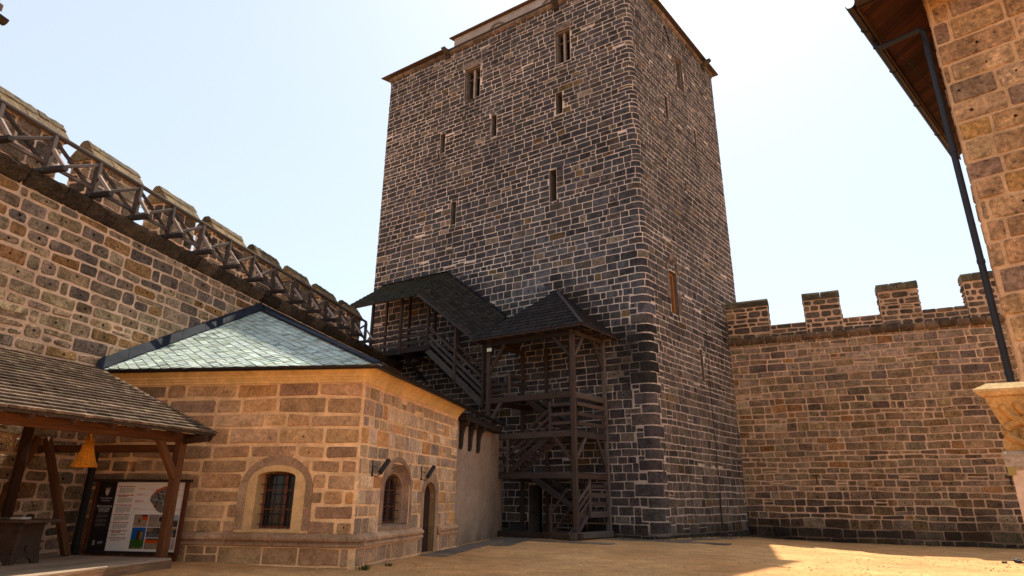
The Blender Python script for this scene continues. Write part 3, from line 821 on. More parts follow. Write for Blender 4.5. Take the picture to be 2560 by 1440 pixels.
# ------------------------------------------------------------------ stone house
hs_=thing('stone_house','low warm sandstone house with arched windows and a hipped slate roof','house',(-6,19,0))
HL=W0+dA*7.6; HR=W0+dB*7.45
hp=Path([HL,W0,HR,HR+V((-.97,.24))*2.0],[0,.04,.04,0]); hc=(hp.arcs[0][0]+hp.arcs[0][1])/2
MORH=(.72,.475,.29)
fU=lambda t:hc-t; sU=lambda s:hc+s
def hpal(rng,u,z):
    r=rng.random()
    if u<hc:
        c=(.23,.142,.086)
        if r<.1: c=(.26,.145,.075)
        elif r<.34: c=(.19,.118,.076)
        elif r<.5: c=(.27,.175,.108)
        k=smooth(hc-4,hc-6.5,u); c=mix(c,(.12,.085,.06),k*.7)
    else:
        c=(.235,.16,.108)
        if r<.08: c=(.25,.14,.075)
        elif r<.28: c=(.175,.127,.094)
        elif r<.5: c=(.3,.215,.15)
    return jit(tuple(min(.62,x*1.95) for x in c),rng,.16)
class Off:
    def __init__(s,p,d): s.p=p;s.d=d;s.arcs=p.arcs;s.L=p.L
    def P(s,u,z,d=0): return s.p.P(u,z,d+s.d)
    def inarc(s,a,b): return s.p.inarc(a,b)
def rect_out(pts,uc_,hw,zs,zt):
    o=[]
    for (x,z) in pts:
        if z<=zs: o.append((uc_+(hw if x>uc_ else -hw),z)); continue
        dx,dz=x-uc_,z-zs; k=min(hw/abs(dx) if abs(dx)>1e-6 else 9e9,(zt-zs)/dz if dz>1e-6 else 9e9); o.append((uc_+dx*k,zs+dz*k))
    return o
fw_=hc-2.08
sw=sU(2.37); dr=sU(4.92)
PLAS=(.60,.40,.225)
hh=[(fw_-.5,fw_+.5,.82,2.2,.55,PLAS),(sw-.88,sw+.88,.86,2.46,.6,PLAS),(dr-.5,dr+.5,-.2,2.06,.5,PLAS),(fU(6.2),fU(5.98),2.16,2.4,.4)]
sh_=[(fw_-.93,fw_+.95,.8,1.78),(fw_-.84,fw_+.86,1.78,2.12),(fw_-.62,fw_+.64,2.12,2.42),(sw-1.06,sw+1.06,.84,1.8),(sw-.95,sw+.95,1.8,2.2),(sw-.7,sw+.7,2.2,2.5),(dr-.72,dr+.72,-.3,1.8),(dr-.6,dr+.6,1.8,2.12),(dr-.38,dr+.38,2.12,2.3),hh[3]]
mb=MB(); body(mb,hp,0,hp.L,-.4,4.42,hh,MORH,step=.6,back=2)
masonry(mb,hp,0,hc-.02,.72,4.4,sh_,51,(.31,.41),(.45,1.2),.065,hpal,proud=.014,bev=.022,rad=.04,rough=.018,split=.0,wave=.025,mat=1,hole_shade=.02,hole_shade_p=.15,minw=.16,minh=.14)
masonry(mb,hp,hc-.01,hp.L,.72,4.4,sh_,52,(.26,.42),(.25,.62),.04,hpal,proud=.012,bev=.016,rad=.03,rough=.008,split=.05,wave=.015,mat=1,hole_shade=.02,hole_shade_p=.2,minw=.1,minh=.1)
# quoins
rng=random.Random(4); z=.74
hp0=Off(hp,.003)
wall=mb.build('wall',[M_MORTAR,M_HSTONE,M_ROOMSHADE],hs_)
# plinth
pl=Off(hp,.085)
mb=MB()
def ppal(rng,u,z):
    c=hpal(rng,u,z); return mix(c,(.33,.2,.12),.35) if u>hc else mix(c,(.2,.125,.07),.4)
us_=[]
segs=[(0.2,sU(4.16)),(sU(5.68),sU(7.46))]
for (a,b) in segs:
    us=[a+(b-a)*i/40 for i in range(41)]+[x for ar in hp.arcs for x in (ar[0],(ar[0]+ar[1])/2,ar[1]) if a<x<b]; us=sorted(us)
    sweep(mb,hp,us,[(-.02,.47),(.085,.47),(.085,-.4),(-.02,-.4)][::-1],MORH,0)
    masonry(mb,pl,a,b,-.35,.45,[],53,(.3,.45),(.4,.95),.03,ppal,proud=.01,bev=.02,rad=.03,rough=.014,split=.08,wave=.02,mat=1)
    prof=[(.08,.455),(.15,.475),(.155,.53),(.10,.555),(.10,.58),(.165,.60),(.17,.655),(.10,.715),(.0,.765)]
    u=a; rng=random.Random(17)
    while u<b-.05:
        v=min(u+rng.uniform(.5,1.3),b)
        if b-v<.3: v=b
        ks=[u+.006+(v-u-.012)*i/6 for i in range(7)]+[x for ar in hp.arcs for x in (ar[0],(ar[0]+ar[1])/2,ar[1]) if u+.02<x<v-.02]
        sweep(mb,hp,sorted(ks),prof,jit((.36,.225,.14) if u<hc else (.42,.275,.185),rng,.16),1); u=v
mb.build('plinth',[M_MORTAR,M_HSTONE],hs_)
# cornice of ochre plaster
mb=MB(); us=sorted([hp.L*i/30 for i in range(31)]+[x for ar in hp.arcs for x in (ar[0],(ar[0]+ar[1])/2,ar[1])])
sweep(mb,hp,us,[(0,4.36),(.035,4.37),(.04,4.42),(.075,4.435),(.085,4.47),(.13,4.50),(.14,4.55),(.2,4.585),(.25,4.62),(.27,4.66),(.30,4.665),(.30,4.70),(-.2,4.72)],(.74,.52,.29))
mb.build('cornice',M_PLASTER,hs_)
# front window
def window(parent,uc_,hw,zb,zs,zt,dep,label=None,bars=6,pointed=0,mats=None):
    mb=MB(); n=14
    o=arch_pts(uc_,hw-.003,zb,zs,zt-.003,n,pointed); i_=arch_pts(uc_,hw-.06,zb+.05,zs,zt-.06,n,pointed)
    ring(mb,hp,i_,o,-dep,-dep,.07,(.16,.05,.02)); boxd(mb,hp,uc_-hw,uc_+hw,zb,zb+.05,-dep-.07,-dep,(.16,.05,.02))
    boxd(mb,hp,uc_+hw*.18-.045,uc_+hw*.18+.045,zb+.05,zt-.03,-dep-.06,-dep+.012,(.16,.05,.02))
    for k in (1,2): boxd(mb,hp,uc_-hw+.05,uc_+hw-.05,zb+(zt-zb)*k/3-.012,zb+(zt-zb)*k/3+.012,-dep-.05,-dep-.005,(.16,.05,.02))
    w=mb.build('window',M_REDWOOD,parent)
    mb=MB(); mb.add([hp.P(uc_-hw,zb,-dep-.04),hp.P(uc_+hw,zb,-dep-.04),hp.P(uc_+hw,zt,-dep-.04),hp.P(uc_-hw,zt,-dep-.04)],[[0,1,2,3]]); mb.build('pane',M_GLASS,w)
    mb=MB()
    for k in range(bars):
        z=zb+.1+(zt-zb-.18)*k/(bars-1); tube(mb,[hp.P(uc_-hw-.04,z,-dep+.11),hp.P(uc_+hw+.04,z,-dep+.11)],.011,n=6)
    for k in range(1,5):
        u=uc_-hw+2*hw*k/5; tube(mb,[hp.P(u,zb,-dep+.11),hp.P(u,zt-.02,-dep+.11)],.009,n=6)
    mb.build('grille',M_IRON,w)
    return w
FW=window(hs_,fw_,.5,.84,2.04,2.18,.36)
mb=MB(); zb=.82
i0=arch_pts(fw_,.5,zb,2.04,2.18); o0=arch_pts(fw_+.02,.76,zb,1.88,2.33)
ring(mb,hp,i0,o0,.008,.008,.03,PLAS)
ring(mb,hp,[(fw_+(x-fw_)*1.0,z) for x,z in i0],[(x+.0001,z) for x,z in i0],-.36,.0,.0,PLAS)
boxd(mb,hp,fw_-.76,fw_+.76,.765,.84,-.02,.012,PLAS)
hexa(mb,[hp.P(fw_-.5,.80,.008),hp.P(fw_+.5,.80,.008),hp.P(fw_+.5,.80,-.4),hp.P(fw_-.5,.80,-.4)],[hp.P(fw_-.5,.822,.008),hp.P(fw_+.5,.822,.008),hp.P(fw_+.5,.845,-.4),hp.P(fw_-.5,.845,-.4)],PLAS)
# vaulted reveal
n=len(i0)
vs=[hp.P(x,z,.005) for x,z in i0]+[hp.P(x,z,-.42) for x,z in i0]
mb.add(vs,[[i,i+1,n+i+1,n+i] for i in range(n-1)],PLAS)
mb.build('plaster_reveal',M_PLASTER,FW)
mb=MB(); o1=arch_pts(fw_+.02,.96,zb,1.72,2.56); rr=random.Random(9); cc=[jit((.33,.215,.145),rr,.14) for _ in range(8)]
lab=lambda i:cc[0 if i<1 else 1 if i<3 else 2 if i<7 else 3 if i<11 else 4 if i<15 else 5 if i<17 else 6]
ring(mb,hp,[(x,z) for x,z in o0],o1,.012,.045,.07,None,cols=lab,gaps={0,2,6,10,14,16})
mb.build('arch_surround',M_FINE,FW)
mb=MB(); ro=rect_out(o1,fw_+.02,1.0,1.72,2.6); ring(mb,hp,o1,ro,.004,.004,.01,MORH); mb.build('arch_bedding',M_MORTAR,FW)
# side window in a stepped pointed arch
SW=window(hs_,sw,.6,.92,1.72,2.2,.3,bars=6)
mb=MB(); zb=.9; n=18
q=[(1.06,2.66,.02),(.94,2.54,.03),(.90,2.49,-.05),(.84,2.44,.005),(.78,2.37,-.09),(.74,2.33,-.03),(.68,2.27,-.1),(.62,2.21,-.11)]
O=[arch_pts(sw,h,zb,1.72,t,n,0) for h,t,d in q]
for a in range(len(q)-1):
    ring(mb,hp,O[a+1],O[a],q[a+1][2],q[a][2],.0 if a else .05,(.30,.2,.14),cols=lambda i:jit((.30,.2,.14),random.Random(i//3),.1))
vs=[hp.P(x,z,-.11) for x,z in O[-1]]+[hp.P(x,z,-.5) for x,z in O[-1]]; m=len(O[-1])
mb.add(vs,[[i,i+1,m+i+1,m+i] for i in range(m-1)],(.42,.28,.18))
hexa(mb,[hp.P(sw-1.06,.78,.03),hp.P(sw+1.06,.78,.03),hp.P(sw+1.06,.78,-.5),hp.P(sw-1.06,.78,-.5)],[hp.P(sw-1.06,.87,.03),hp.P(sw+1.06,.87,.03),hp.P(sw+1.06,.93,-.5),hp.P(sw-1.06,.93,-.5)],(.33,.225,.16))
mb.build('arch_moulding',M_FINE,SW)
mb=MB(); ro=rect_out(O[0],sw,1.1,1.72,2.7); ring(mb,hp,O[0],ro,.004,.004,.01,MORH); mb.build('arch_bedding',M_MORTAR,SW)
# arched door
mb=MB(); n=14
di=arch_pts(dr,.5,-.2,1.62,2.05,n); dz=arch_pts(dr,.72,-.2,1.72,2.37,n)
vs=[hp.P(x,z,-.3) for x,z in di]; 
mb.add([hp.P(dr-.5,-.1,-.2),hp.P(dr+.5,-.1,-.2),hp.P(dr+.5,2.05,-.2),hp.P(dr-.5,2.05,-.2),hp.P(dr-.5,-.1,-.36),hp.P(dr+.5,-.1,-.36),hp.P(dr+.5,2.05,-.36),hp.P(dr-.5,2.05,-.36)],[[0,1,2,3]],(.05,.022,.012))
for k in range(7):
    u=dr-.5+.143*k; boxd(mb,hp,u+.004,u+.139,-.05,2.0,-.2,-.185,jit((.035,.016,.009),random.Random(k),.3))
D_=mb.build('door',M_WOOD,hs_)
mb=MB(); tube(mb,[hp.P(dr-.38,.98,-.19),hp.P(dr-.38,.98,-.14),hp.P(dr-.28,.98,-.14)],.012,n=6); mb.build('handle',M_IRON,D_)
mb=MB(); rr=random.Random(2); cc=[jit((.31,.21,.145),rr,.14) for _ in range(9)]
ring(mb,hp,di,dz,.014,.03,.05,None,cols=lambda i:cc[i//3],gaps={2,5,8,11,14})
m=len(di); vs=[hp.P(x,z,.01) for x,z in di]+[hp.P(x,z,-.45) for x,z in di]; mb.add(vs,[[i,i+1,m+i+1,m+i] for i in range(m-1)],(.47,.3,.18))
mb.build('door_surround',M_FINE,D_)
mb=MB(); ro=rect_out(dz,dr,.77,1.72,2.43); ring(mb,hp,dz,ro,.004,.004,.01,MORH); mb.build('arch_bedding',M_MORTAR,D_)
# roof: hipped lean-to against the curtain wall
EC=V((-3.32,15.25,4.72)); EL_=V((-11.12,16.40,4.74)); AP=V((-9.62,22.74,8.34)); ER=V((-1.32,23.7,4.66)); AR=V((-8.3,28.6,8.34)); ER2=V((-.35,27.6,4.66)); 
rf=MB()
th=.10
dn=V((0,0,-th))
rf.add([EL_,EC,AP,EC,ER2,AR,AP]+[p+dn for p in (EL_,EC,AP,EC,ER2,AR,AP)],[[0,1,2],[3,4,5,6],[9,8,7],[13,12,11,10],[0,7,8,1],[3,10,11,4],[4,11,12,5]],(.03,.035,.04))
e=(EC-EL_); e.normalize(); nrm=(EC-EL_).cross(AP-EL_).normalized(); s=nrm.cross(e)
tri=[(0,.0),((EC-EL_).length,0),((AP-EL_).dot(e),(AP-EL_).dot(s))]
def clip(poly,tri):
    for i in range(len(tri)):
        a=tri[i];b=tri[(i+1)%len(tri)]; out=[]
        f=lambda p:(b[0]-a[0])*(p[1]-a[1])-(b[1]-a[1])*(p[0]-a[0])
        for j in range(len(poly)):
            p,q_=poly[j],poly[(j+1)%len(poly)]; fp,fq=f(p),f(q_)
            if fp>=0: out.append(p)
            if (fp>=0)!=(fq>=0): t=fp/(fp-fq); out.append((p[0]+(q_[0]-p[0])*t,p[1]+(q_[1]-p[1])*t))
        poly=out
        if len(poly)<3: return None
    return poly
rng=random.Random(66)
def slates(mb,O,e,s,nrm,tri,dg,colf):
    es=[p[0] for p in tri];ss=[p[1] for p in tri]
    ne=int((max(es)-min(es))/dg)+2; ns=int((max(ss)-min(ss))/(dg*.5))+2
    for j in range(-1,ns):
        for i in range(-1,ne):
            ex=min(es)+(i+(.5 if j%2 else 0))*dg; sy=min(ss)+j*dg*.47
            g=dg*.5-.011
            q=clip([(ex,sy-g),(ex+g,sy),(ex,sy+g),(ex-g,sy)],tri)
            if not q: continue
            c=colf(rng); tl=rng.uniform(.7,2.0); ax=rng.uniform(-.012,.012)
            vs=[];m=len(q)
            for up in (1,0):
                for (a,b) in q:
                    h=.012+(.013*tl*((sy+g)-b)/(2*g))+ax*(a-ex)/g
                    vs.append(O+e*a+s*b+nrm*(h if up else h-.016))
            mb.add(vs,[list(range(m))]+[[k,m+k,m+(k+1)%m,(k+1)%m] for k in range(m)],c)
slates(rf,EL_,e,s,nrm,tri,.30,lambda r:jit((.40,.455,.415) if r.random()<.93 else (.24,.27,.25),r,.18))
e2=(ER2-EC).normalized(); n2=(ER2-EC).cross(AP-EC).normalized(); s2=n2.cross(e2)
quad=[((p-EC).dot(e2),(p-EC).dot(s2)) for p in (EC,ER2,AR,AP)]
slates(rf,EC,e2,s2,n2,quad,.30,lambda r:jit((.40,.455,.415) if r.random()<.93 else (.24,.27,.25),r,.18))
roof=rf.build('roof',M_SLATE,hs_)
mb=MB()
def strip(mb,p,q,wd,h,nn,col):
    d=(q-p).normalized(); sd=d.cross(nn).normalized()
    L=(q-p).length; k=max(2,int(L/1.0))
    for i in range(k):
        a=p.lerp(q,i/k+.002);b=p.lerp(q,(i+1)/k-.002)
        hexa(mb,[a-sd*wd-nn*.01,b-sd*wd-nn*.01,b+sd*wd-nn*.01,a+sd*wd-nn*.01],[a-sd*wd*.9+nn*h,b-sd*wd*.9+nn*h,b+sd*wd*.9+nn*(h+.006),a+sd*wd*.9+nn*(h+.006)],col)
strip(mb,EC+nrm*.03,AP+nrm*.03,.13,.035,((nrm+n2)/2).normalized(),(.2,.2,.2))
mb.build('hip_flashing',M_LEAD,roof)
mb=MB(); dd=(AP-EL_).normalized()
wl=V((-.975,.223,0))
for i in range(7):
    a=EL_.lerp(AP,i/7+.001);b=EL_.lerp(AP,(i+1)/7-.001); o=V((.975,-.223,0))
    hexa(mb,[a+o*.02,b+o*.02,b+s*-.28+e*.28,a+s*-.28+e*.28],[a+o*.05+V((0,0,.3)),b+o*.05+V((0,0,.3)),b+s*-.26+e*.27+nrm*.06,a+s*-.26+e*.27+nrm*.06],(.06,.07,.09))
a=AP;b=AR
hexa(mb,[a+V((-.1,0,0)),b+V((-.1,0,0)),b+V((.2,-.05,-.05)),a+V((.2,-.05,-.05))],[a+V((-.05,0,.3)),b+V((-.05,0,.3)),b+V((.2,-.05,.06)),a+V((.2,-.05,.06))],(.06,.07,.09))
mb.build('wall_flashing',M_LEAD,roof)
mb=MB()
def gutter(mb,p,q,out,r=.075):
    d=(q-p).normalized(); k=max(2,int((q-p).length/.8)); vs=[];fs=[];m=9
    for i in range(k+1):
        c=p.lerp(q,i/k)
        for rr in (r,r-.012):
            for j in range(m):
                t=math.pi*j/(m-1); vs.append(c+out*(-math.cos(t)*rr)+V((0,0,-math.sin(t)*rr)))
    for i in range(k):
        for j in range(m-1):
            a=i*2*m+j;b=a+2*m; fs.append([a,b,b+1,a+1]); fs.append([a+m,a+m+1,b+m+1,b+m])
        for j in (0,m-1): a=i*2*m+j;b=a+2*m; fs.append([a,a+m,b+m,b])
    fs.append([j for j in range(m)]+[m+j for j in range(m)][::-1])
    mb.add(vs,fs)
    for i in range(1,k,2):
        c=p.lerp(q,i/k); tube(mb,[c+out*(-math.cos(math.pi*j/6)*(r+.008))+V((0,0,-math.sin(math.pi*j/6)*(r+.008))) for j in range(7)],.008,n=5)
of=V((-.146,-.989,0)); os_=V((.971,-.24,0))
gutter(mb,EL_+of*.06+V((.1,0,-.03)),EC+of*.06+V((.06,0,-.03)),of)
gutter(mb,EC+os_*.06+V((0,-.06,-.03)),ER2+os_*.06+V((0,0,-.03)),os_)
mb.build('gutter',M_GUTTER,hs_)

# spotlights
def spot(u,z):
    t=thing('spotlight','','spotlight',tuple(hp.P(u,z,0)))
    o=hp.P(u,z,0)
    mb=MB(); boxd(mb,hp,u-.02,u+.02,z-.16,z+.2,.0,.03,(.02,.02,.02)); tube(mb,[hp.P(u,z+.2,.02),hp.P(u-.09,z+.23,.06)],.012,n=6); tube(mb,[hp.P(u,z+.1,.02),hp.P(u+.07,z+.05,.12)],.01,n=6)
    tube(mb,[hp.P(u,z-.14,.03),hp.P(u+.06,z-.17,.14),hp.P(u+.13,z-.08,.2)],.012,n=6)
    mb.build('bracket',M_IRON,t)
    mb=MB(); a=hp.P(u+.1,z-.08,.18);b=hp.P(u+.34,z+.26,.3); tube(mb,[a,a.lerp(b,.04),a.lerp(b,.96),b],[.045,.062,.062,.055],n=14); mb.build('lamp_housing',M_IRON,t)
    return t
s1=spot(sU(.72),2.25); tag(s1,'black tube spotlight on the wall left of the stepped arched window','spotlight',group='spotlights on the house wall')
s2=s1.copy(); COL.objects.link(s2); s2.location=s1.location+dB.to_3d()*3.34
for ch in list(s1.children):
    c=ch.copy(); COL.objects.link(c); c.parent=s2
tag(s2,'black tube spotlight on the wall beside the head of the arched door')

# ------------------------------------------------------------------ plastered wall with jettied bracket beam behind the house
pw=thing('plaster_wall','pale pinkish plastered wall between the house and the timber stair tower','wall',(-1.4,26,0))
q0=HR+V((-.05,.05)); q1=q0+dB*6.7
pp=Path([q0+V((-1,.24)),q0,q1],[0,.02,0]); 
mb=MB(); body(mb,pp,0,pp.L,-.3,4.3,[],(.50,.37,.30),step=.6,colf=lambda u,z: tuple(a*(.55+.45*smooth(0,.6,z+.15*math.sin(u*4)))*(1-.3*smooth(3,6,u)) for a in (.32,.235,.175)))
boxd(mb,pp,1.1,pp.L,-.3,4.3,-.6,-.02,(.5,.37,.3))
mb.build('wall',M_PLASTER,pw)
mb=MB(); a=pp.P(1.05,4.4,.15);b=pp.P(pp.L-1.6,4.4,.15); beam(mb,a,b,.4,.24,(.022,.015,.012)); mb.build('jetty_beam',M_WOOD,pw)
for k in range(3):
    u=1.3+k*1.1; mb=MB()
    prof=[(0,3.3),(.07,3.27),(.11,3.42),(.13,3.8),(.2,4.05),(.32,4.15),(.34,4.27),(0,4.27)]
    n=len(prof); vs=[pp.P(u,z,d) for d,z in prof]+[pp.P(u+.2,z,d) for d,z in prof]
    mb.add(vs,[list(range(n)),[n+i for i in range(n)][::-1]]+[[i,n+i,n+(i+1)%n,(i+1)%n] for i in range(n)],(.03,.02,.016)); mb.build('bracket',M_WOOD,pw)

# ------------------------------------------------------------------ timber stair tower
st=thing('stair_tower','open weathered timber stair tower with three railed floors under a shingled hipped roof','stair tower',(2.7,26.8,0))
S0=V((2.68,26.76,0)); d3=dD.to_3d(); e3=dE.to_3d()
S=lambda t,b,z: S0+d3*t+e3*b+V((0,0,z))
rng=random.Random(12)
def wd(k=1):
    b=mix(WOOD,(.10,.084,.077),rng.random()**3*.7); return jit(tuple(x*k for x in b),rng,.3)
def part(name,fn,parent=st,mat=M_WOOD,label=None):
    mb=MB(); fn(mb); o=mb.build(name,mat,parent)
    if label: o['label']=label
    return o
TW,BW=4.47,2.55
for t,b,z0,z1,w_ in ((0,0,.28,8.7,.2),(TW,0,.28,8.7,.2),(0,BW,.2,8.7,.17),(TW,BW,.2,8.7,.17),(1.75,BW,.2,8.7,.15),(3.1,BW,.2,8.7,.15)):
    part('post',lambda m:beam(m,S(t,b,z0),S(t,b,z1),w_,w_,wd(1.05),up=d3,rng=rng))
# sills
part('sill_beam',lambda m:beam(m,S(-.25,0,.17),S(1.15,0,.17),.24,.22,wd(.9),rng=rng)); part('sill_beam',lambda m:beam(m,S(1.35,.02,.14),S(TW+.3,.02,.14),.22,.2,wd(.9),rng=rng))
part('sill_beam',lambda m:beam(m,S(0,-.3,.18),S(0,BW+.1,.18),.26,.24,wd(.8),rng=rng)); part('sill_beam',lambda m:beam(m,S(1.25,-.28,.18),S(1.25,1.2,.18),.22,.26,wd(.8),rng=rng)); part('sill_beam',lambda m:beam(m,S(TW,-.3,.18),S(TW,BW,.18),.26,.24,wd(.7),rng=rng))
LV=[2.53,4.22,5.88]
for z in LV:
    part('floor_beam',lambda m:beam(m,S(.1,0,z),S(TW-.1,0,z),.14,.26,wd(1.1),rng=rng))
    part('floor_beam',lambda m:beam(m,S(0,.1,z-.02),S(0,BW-.05,z-.02),.14,.25,wd(1.0),rng=rng))
    part('floor_beam',lambda m:beam(m,S(TW,.1,z-.02),S(TW,BW-.05,z-.02),.14,.25,wd(.8),rng=rng))
    part('floor_beam',lambda m:beam(m,S(.1,BW,z-.02),S(TW-.1,BW,z-.02),.13,.22,wd(.7),rng=rng))
def deck(t0,t1,b0,b1,z):
    def f(m):
        n=max(2,int((b1-b0)/.22))
        for i in range(n):
            a=b0+(b1-b0)*(i+.5)/n; beam(m,S(t0,a,z),S(t1,a,z),(b1-b0)/n-.012,.05,wd(.75),rng=rng)
    part('landing',f)
deck(3.4,TW-.1,.1,BW-.1,2.69); deck(.1,1.15,.1,BW-.1,4.38); deck(3.4,TW-.1,.1,BW-.1,6.04); deck(.1,1.0,1.15,BW-.1,1.12)
part('floor_beam',lambda m:beam(m,S(-.02,.95,.97),S(-.02,BW-.1,.97),.14,.24,wd(1.2),rng=rng))
# wall plates
zt=8.6
for a,b in ((S(-.15,0,zt),S(TW+.15,0,zt)),(S(0,-.15,zt+.02),S(0,BW,zt+.02)),(S(TW,-.15,zt+.02),S(TW,BW,zt+.02))):
    part('wall_plate',lambda m:beam(m,a,b,.16,.2,wd(.8),rng=rng))
# flights: steps between two strings
def flight(P,Q,width,n,k=1.0):
    """P,Q = centre of lower and upper end"""
    d=(Q-P); h=V((d.x,d.y,0)).normalized(); sd=V((-h.y,h.x,0))*(width/2)
    def strg(s_): return lambda m:beam(m,P+sd*s_,Q+sd*s_,.06,.27,wd(k),rng=rng,ext=.05)
    part('string',strg(1)); part('string',strg(-1))
    def f(m):
        for i in range(n):
            c=P.lerp(Q,(i+.6)/n)+V((0,0,.06)); beam(m,c-sd*.94,c+sd*.94,.26,.045,wd(k*.9),rng=rng)
    part('steps',f)
flight(S(.66,-.05,.15),S(.66,1.25,1.08),.86,6,1.1)
flight(S(1.0,1.95,1.15),S(3.45,1.95,2.66),.9,9,.7)
flight(S(3.45,.5,2.62),S(1.12,.5,4.3),.9,10,.95)
flight(S(1.1,1.95,4.4),S(3.45,1.95,6.0),.9,10,.7)
# railings
def boards(name,P,Q,hs,h=.14,k=1.0,n3=V((0,0,1))):
    def f(m):
        for z in hs: beam(m,P+n3*z,Q+n3*z,.045,h,wd(k),rng=rng)
    part(name,f)
def rpost(t,b,z0,z1): part('rail_post',lambda m:beam(m,S(t,b,z0),S(t,b,z1),.11,.1,wd(1.15),up=d3,rng=rng))
f_=-.06
rpost(3.36,0,2.66,4.1); boards('railing',S(3.4,f_,2.66),S(TW-.08,f_,2.66),(.3,.62,.98),k=.95)
boards('stair_railing',S(3.3,.02,2.75),S(1.12,.02,4.33),(.36,.68,1.02),h=.13,k=1.05)
rpost(1.16,0,4.35,5.62); boards('railing',S(.1,f_,4.36),S(1.12,f_,4.36),(.3,.68,1.1),k=.95)
boards('railing',S(-.07,.15,4.36),S(-.07,BW-.05,4.36),(.3,.7,1.12),h=.17,k=1.0)
rpost(-.0,BW-.12,4.3,5.8)
rpost(3.3,0,6.02,7.08); boards('railing',S(3.3,0,6.02),S(TW-.1,0,6.02),(1.0,),k=1.15); boards('railing',S(3.3,.05,6.02),S(TW-.1,.05,6.02),(.35,.62),k=.6)
boards('railing',S(3.36,.05,6.02),S(3.36,1.4,6.02),(1.0,.6),k=.8)
rpost(0,1.05,1.1,2.42); boards('railing',S(-.04,1.1,1.1),S(-.04,BW-.1,1.1),(.3,.65,1.0),h=.15,k=1.0)
boards('stair_railing',S(-.03,.12,.75),S(-.03,1.0,1.42),(.12,.42,.72),h=.14,k=1.15)
part('rail_post',lambda m:beam(m,S(1.18,.0,.2),S(1.18,.0,1.35),.12,.12,wd(1.2),up=d3,rng=rng)); boards('stair_railing',S(1.15,.0,.55),S(1.15,1.2,1.5),(.5,),h=.12,k=1.0)
part('batten_gate',lambda m:[beam(m,S(1.05-.1*i,1.9,1.2),S(1.05-.1*i,1.9,2.4),.085,.03,wd(.7),up=d3,rng=rng) for i in range(7)])
# braces
def brace(a,b,k=1.0): part('brace',lambda m:beam(m,a,b,.12,.14,wd(k),rng=rng))
brace(S(TW-.05,0,4.85),S(3.75,0,5.78),1.05); brace(S(TW-.05,0,7.3),S(3.6,0,8.5),.9); brace(S(.08,0,7.55),S(.95,0,8.5),.9)
brace(S(.06,0,3.05),S(.95,0,4.1),1.1); brace(S(0,.08,3.15),S(0,.85,4.1),1.05); brace(S(0,BW-.1,2.9),S(0,1.75,4.1),1.0)
brace(S(0,.08,7.5),S(0,.8,8.5),1.0); brace(S(0,BW-.1,7.3),S(0,1.7,8.5),.9); brace(S(0,.1,.3),S(0,.8,.9),1.0); brace(S(1.75,BW-.05,1.6),S(2.7,BW-.05,2.4),.8)
brace(S(TW,.1,7.4),S(TW,1.0,8.5),.7)
# roof
lc=V((-1.95,29.1,8.78));fc=V((3.02,25.84,8.78));rc=V((5.2,28.72,8.78)); ap=T0.to_3d()+d3*4.78+V((0,0,11.75))+nD.to_3d()*.03
lr=lc+e3*3.38
mb=MB()
for poly in ((lc,fc,ap),(fc,rc,ap),(lr,lc,ap)): slab(mb,poly,.07,(.05,.035,.03))
def roofcol(r,a,b): return jit((.026,.021,.02),r,.4)
def shingle_tri(mb,a,b,c,ex,wid,th,seed,colf,extra=None):
    e=(b-a).normalized(); nn=(b-a).cross(c-a).normalized(); s=nn.cross(e)
    pts=[((p-a).dot(e),(p-a).dot(s)) for p in ((a,b,c)+((extra,) if extra else ()))]
    shingles(mb,a,e,s,pts,ex,wid,th,seed,colf)
shingle_tri(mb,lc,fc,ap,.36,.12,.035,1,roofcol); shingle_tri(mb,fc,rc,ap,.36,.12,.035,2,roofcol); shingle_tri(mb,lr,lc,ap,.36,.12,.035,3,roofcol)
sroof=mb.build('roof',M_SHAKE,st)
part('hip_board',lambda m:beam(m,fc+V((0,0,.05)),ap+V((0,0,.02)),.16,.03,(.06,.05,.05),rng=rng),sroof,M_SHAKE)
part('hip_flashing',lambda m:beam(m,rc+V((0,0,.05)),ap+V((.0,-.05,.03)),.1,.03,(.06,.08,.12),rng=rng),sroof,M_LEAD)
for k in range(5):
    b=.25+k*.55; part('rafter_tail',lambda m:beam(m,S(.1,b,8.78),S(-.55,b,8.74),.09,.1,wd(1.0),rng=rng))
for k in range(7):
    t=.2+k*.68; part('rafter_tail',lambda m:beam(m,S(t,.1,8.78),S(t,-.55,8.72),.09,.1,wd(.8),rng=rng))
lamp=thing('floodlight','small square pale floodlight on the upper left post of the stair tower','floodlight',tuple(S(TW-.15,-.12,8.28)))
part('lamp_housing',lambda m:hexa(m,[S(TW-.32,-.2,8.18),S(TW-.02,-.2,8.18),S(TW-.02,-.05,8.2),S(TW-.32,-.05,8.2)],[S(TW-.32,-.22,8.38),S(TW-.02,-.22,8.38),S(TW-.02,-.05,8.36),S(TW-.32,-.05,8.36)],(.2,.2,.2)),lamp,M_IRON)
part('lens',lambda m:hexa(m,[S(TW-.3,-.226,8.2),S(TW-.04,-.226,8.2),S(TW-.04,-.206,8.2),S(TW-.3,-.206,8.2)],[S(TW-.3,-.24,8.36),S(TW-.04,-.24,8.36),S(TW-.04,-.206,8.36),S(TW-.3,-.206,8.36)],(.75,.72,.6)),lamp,M_PRINT)
part('bracket',lambda m:beam(m,S(TW-.17,-.05,8.3),S(TW-.17,.05,8.3),.06,.06,(.02,.02,.02)),lamp,M_IRON)

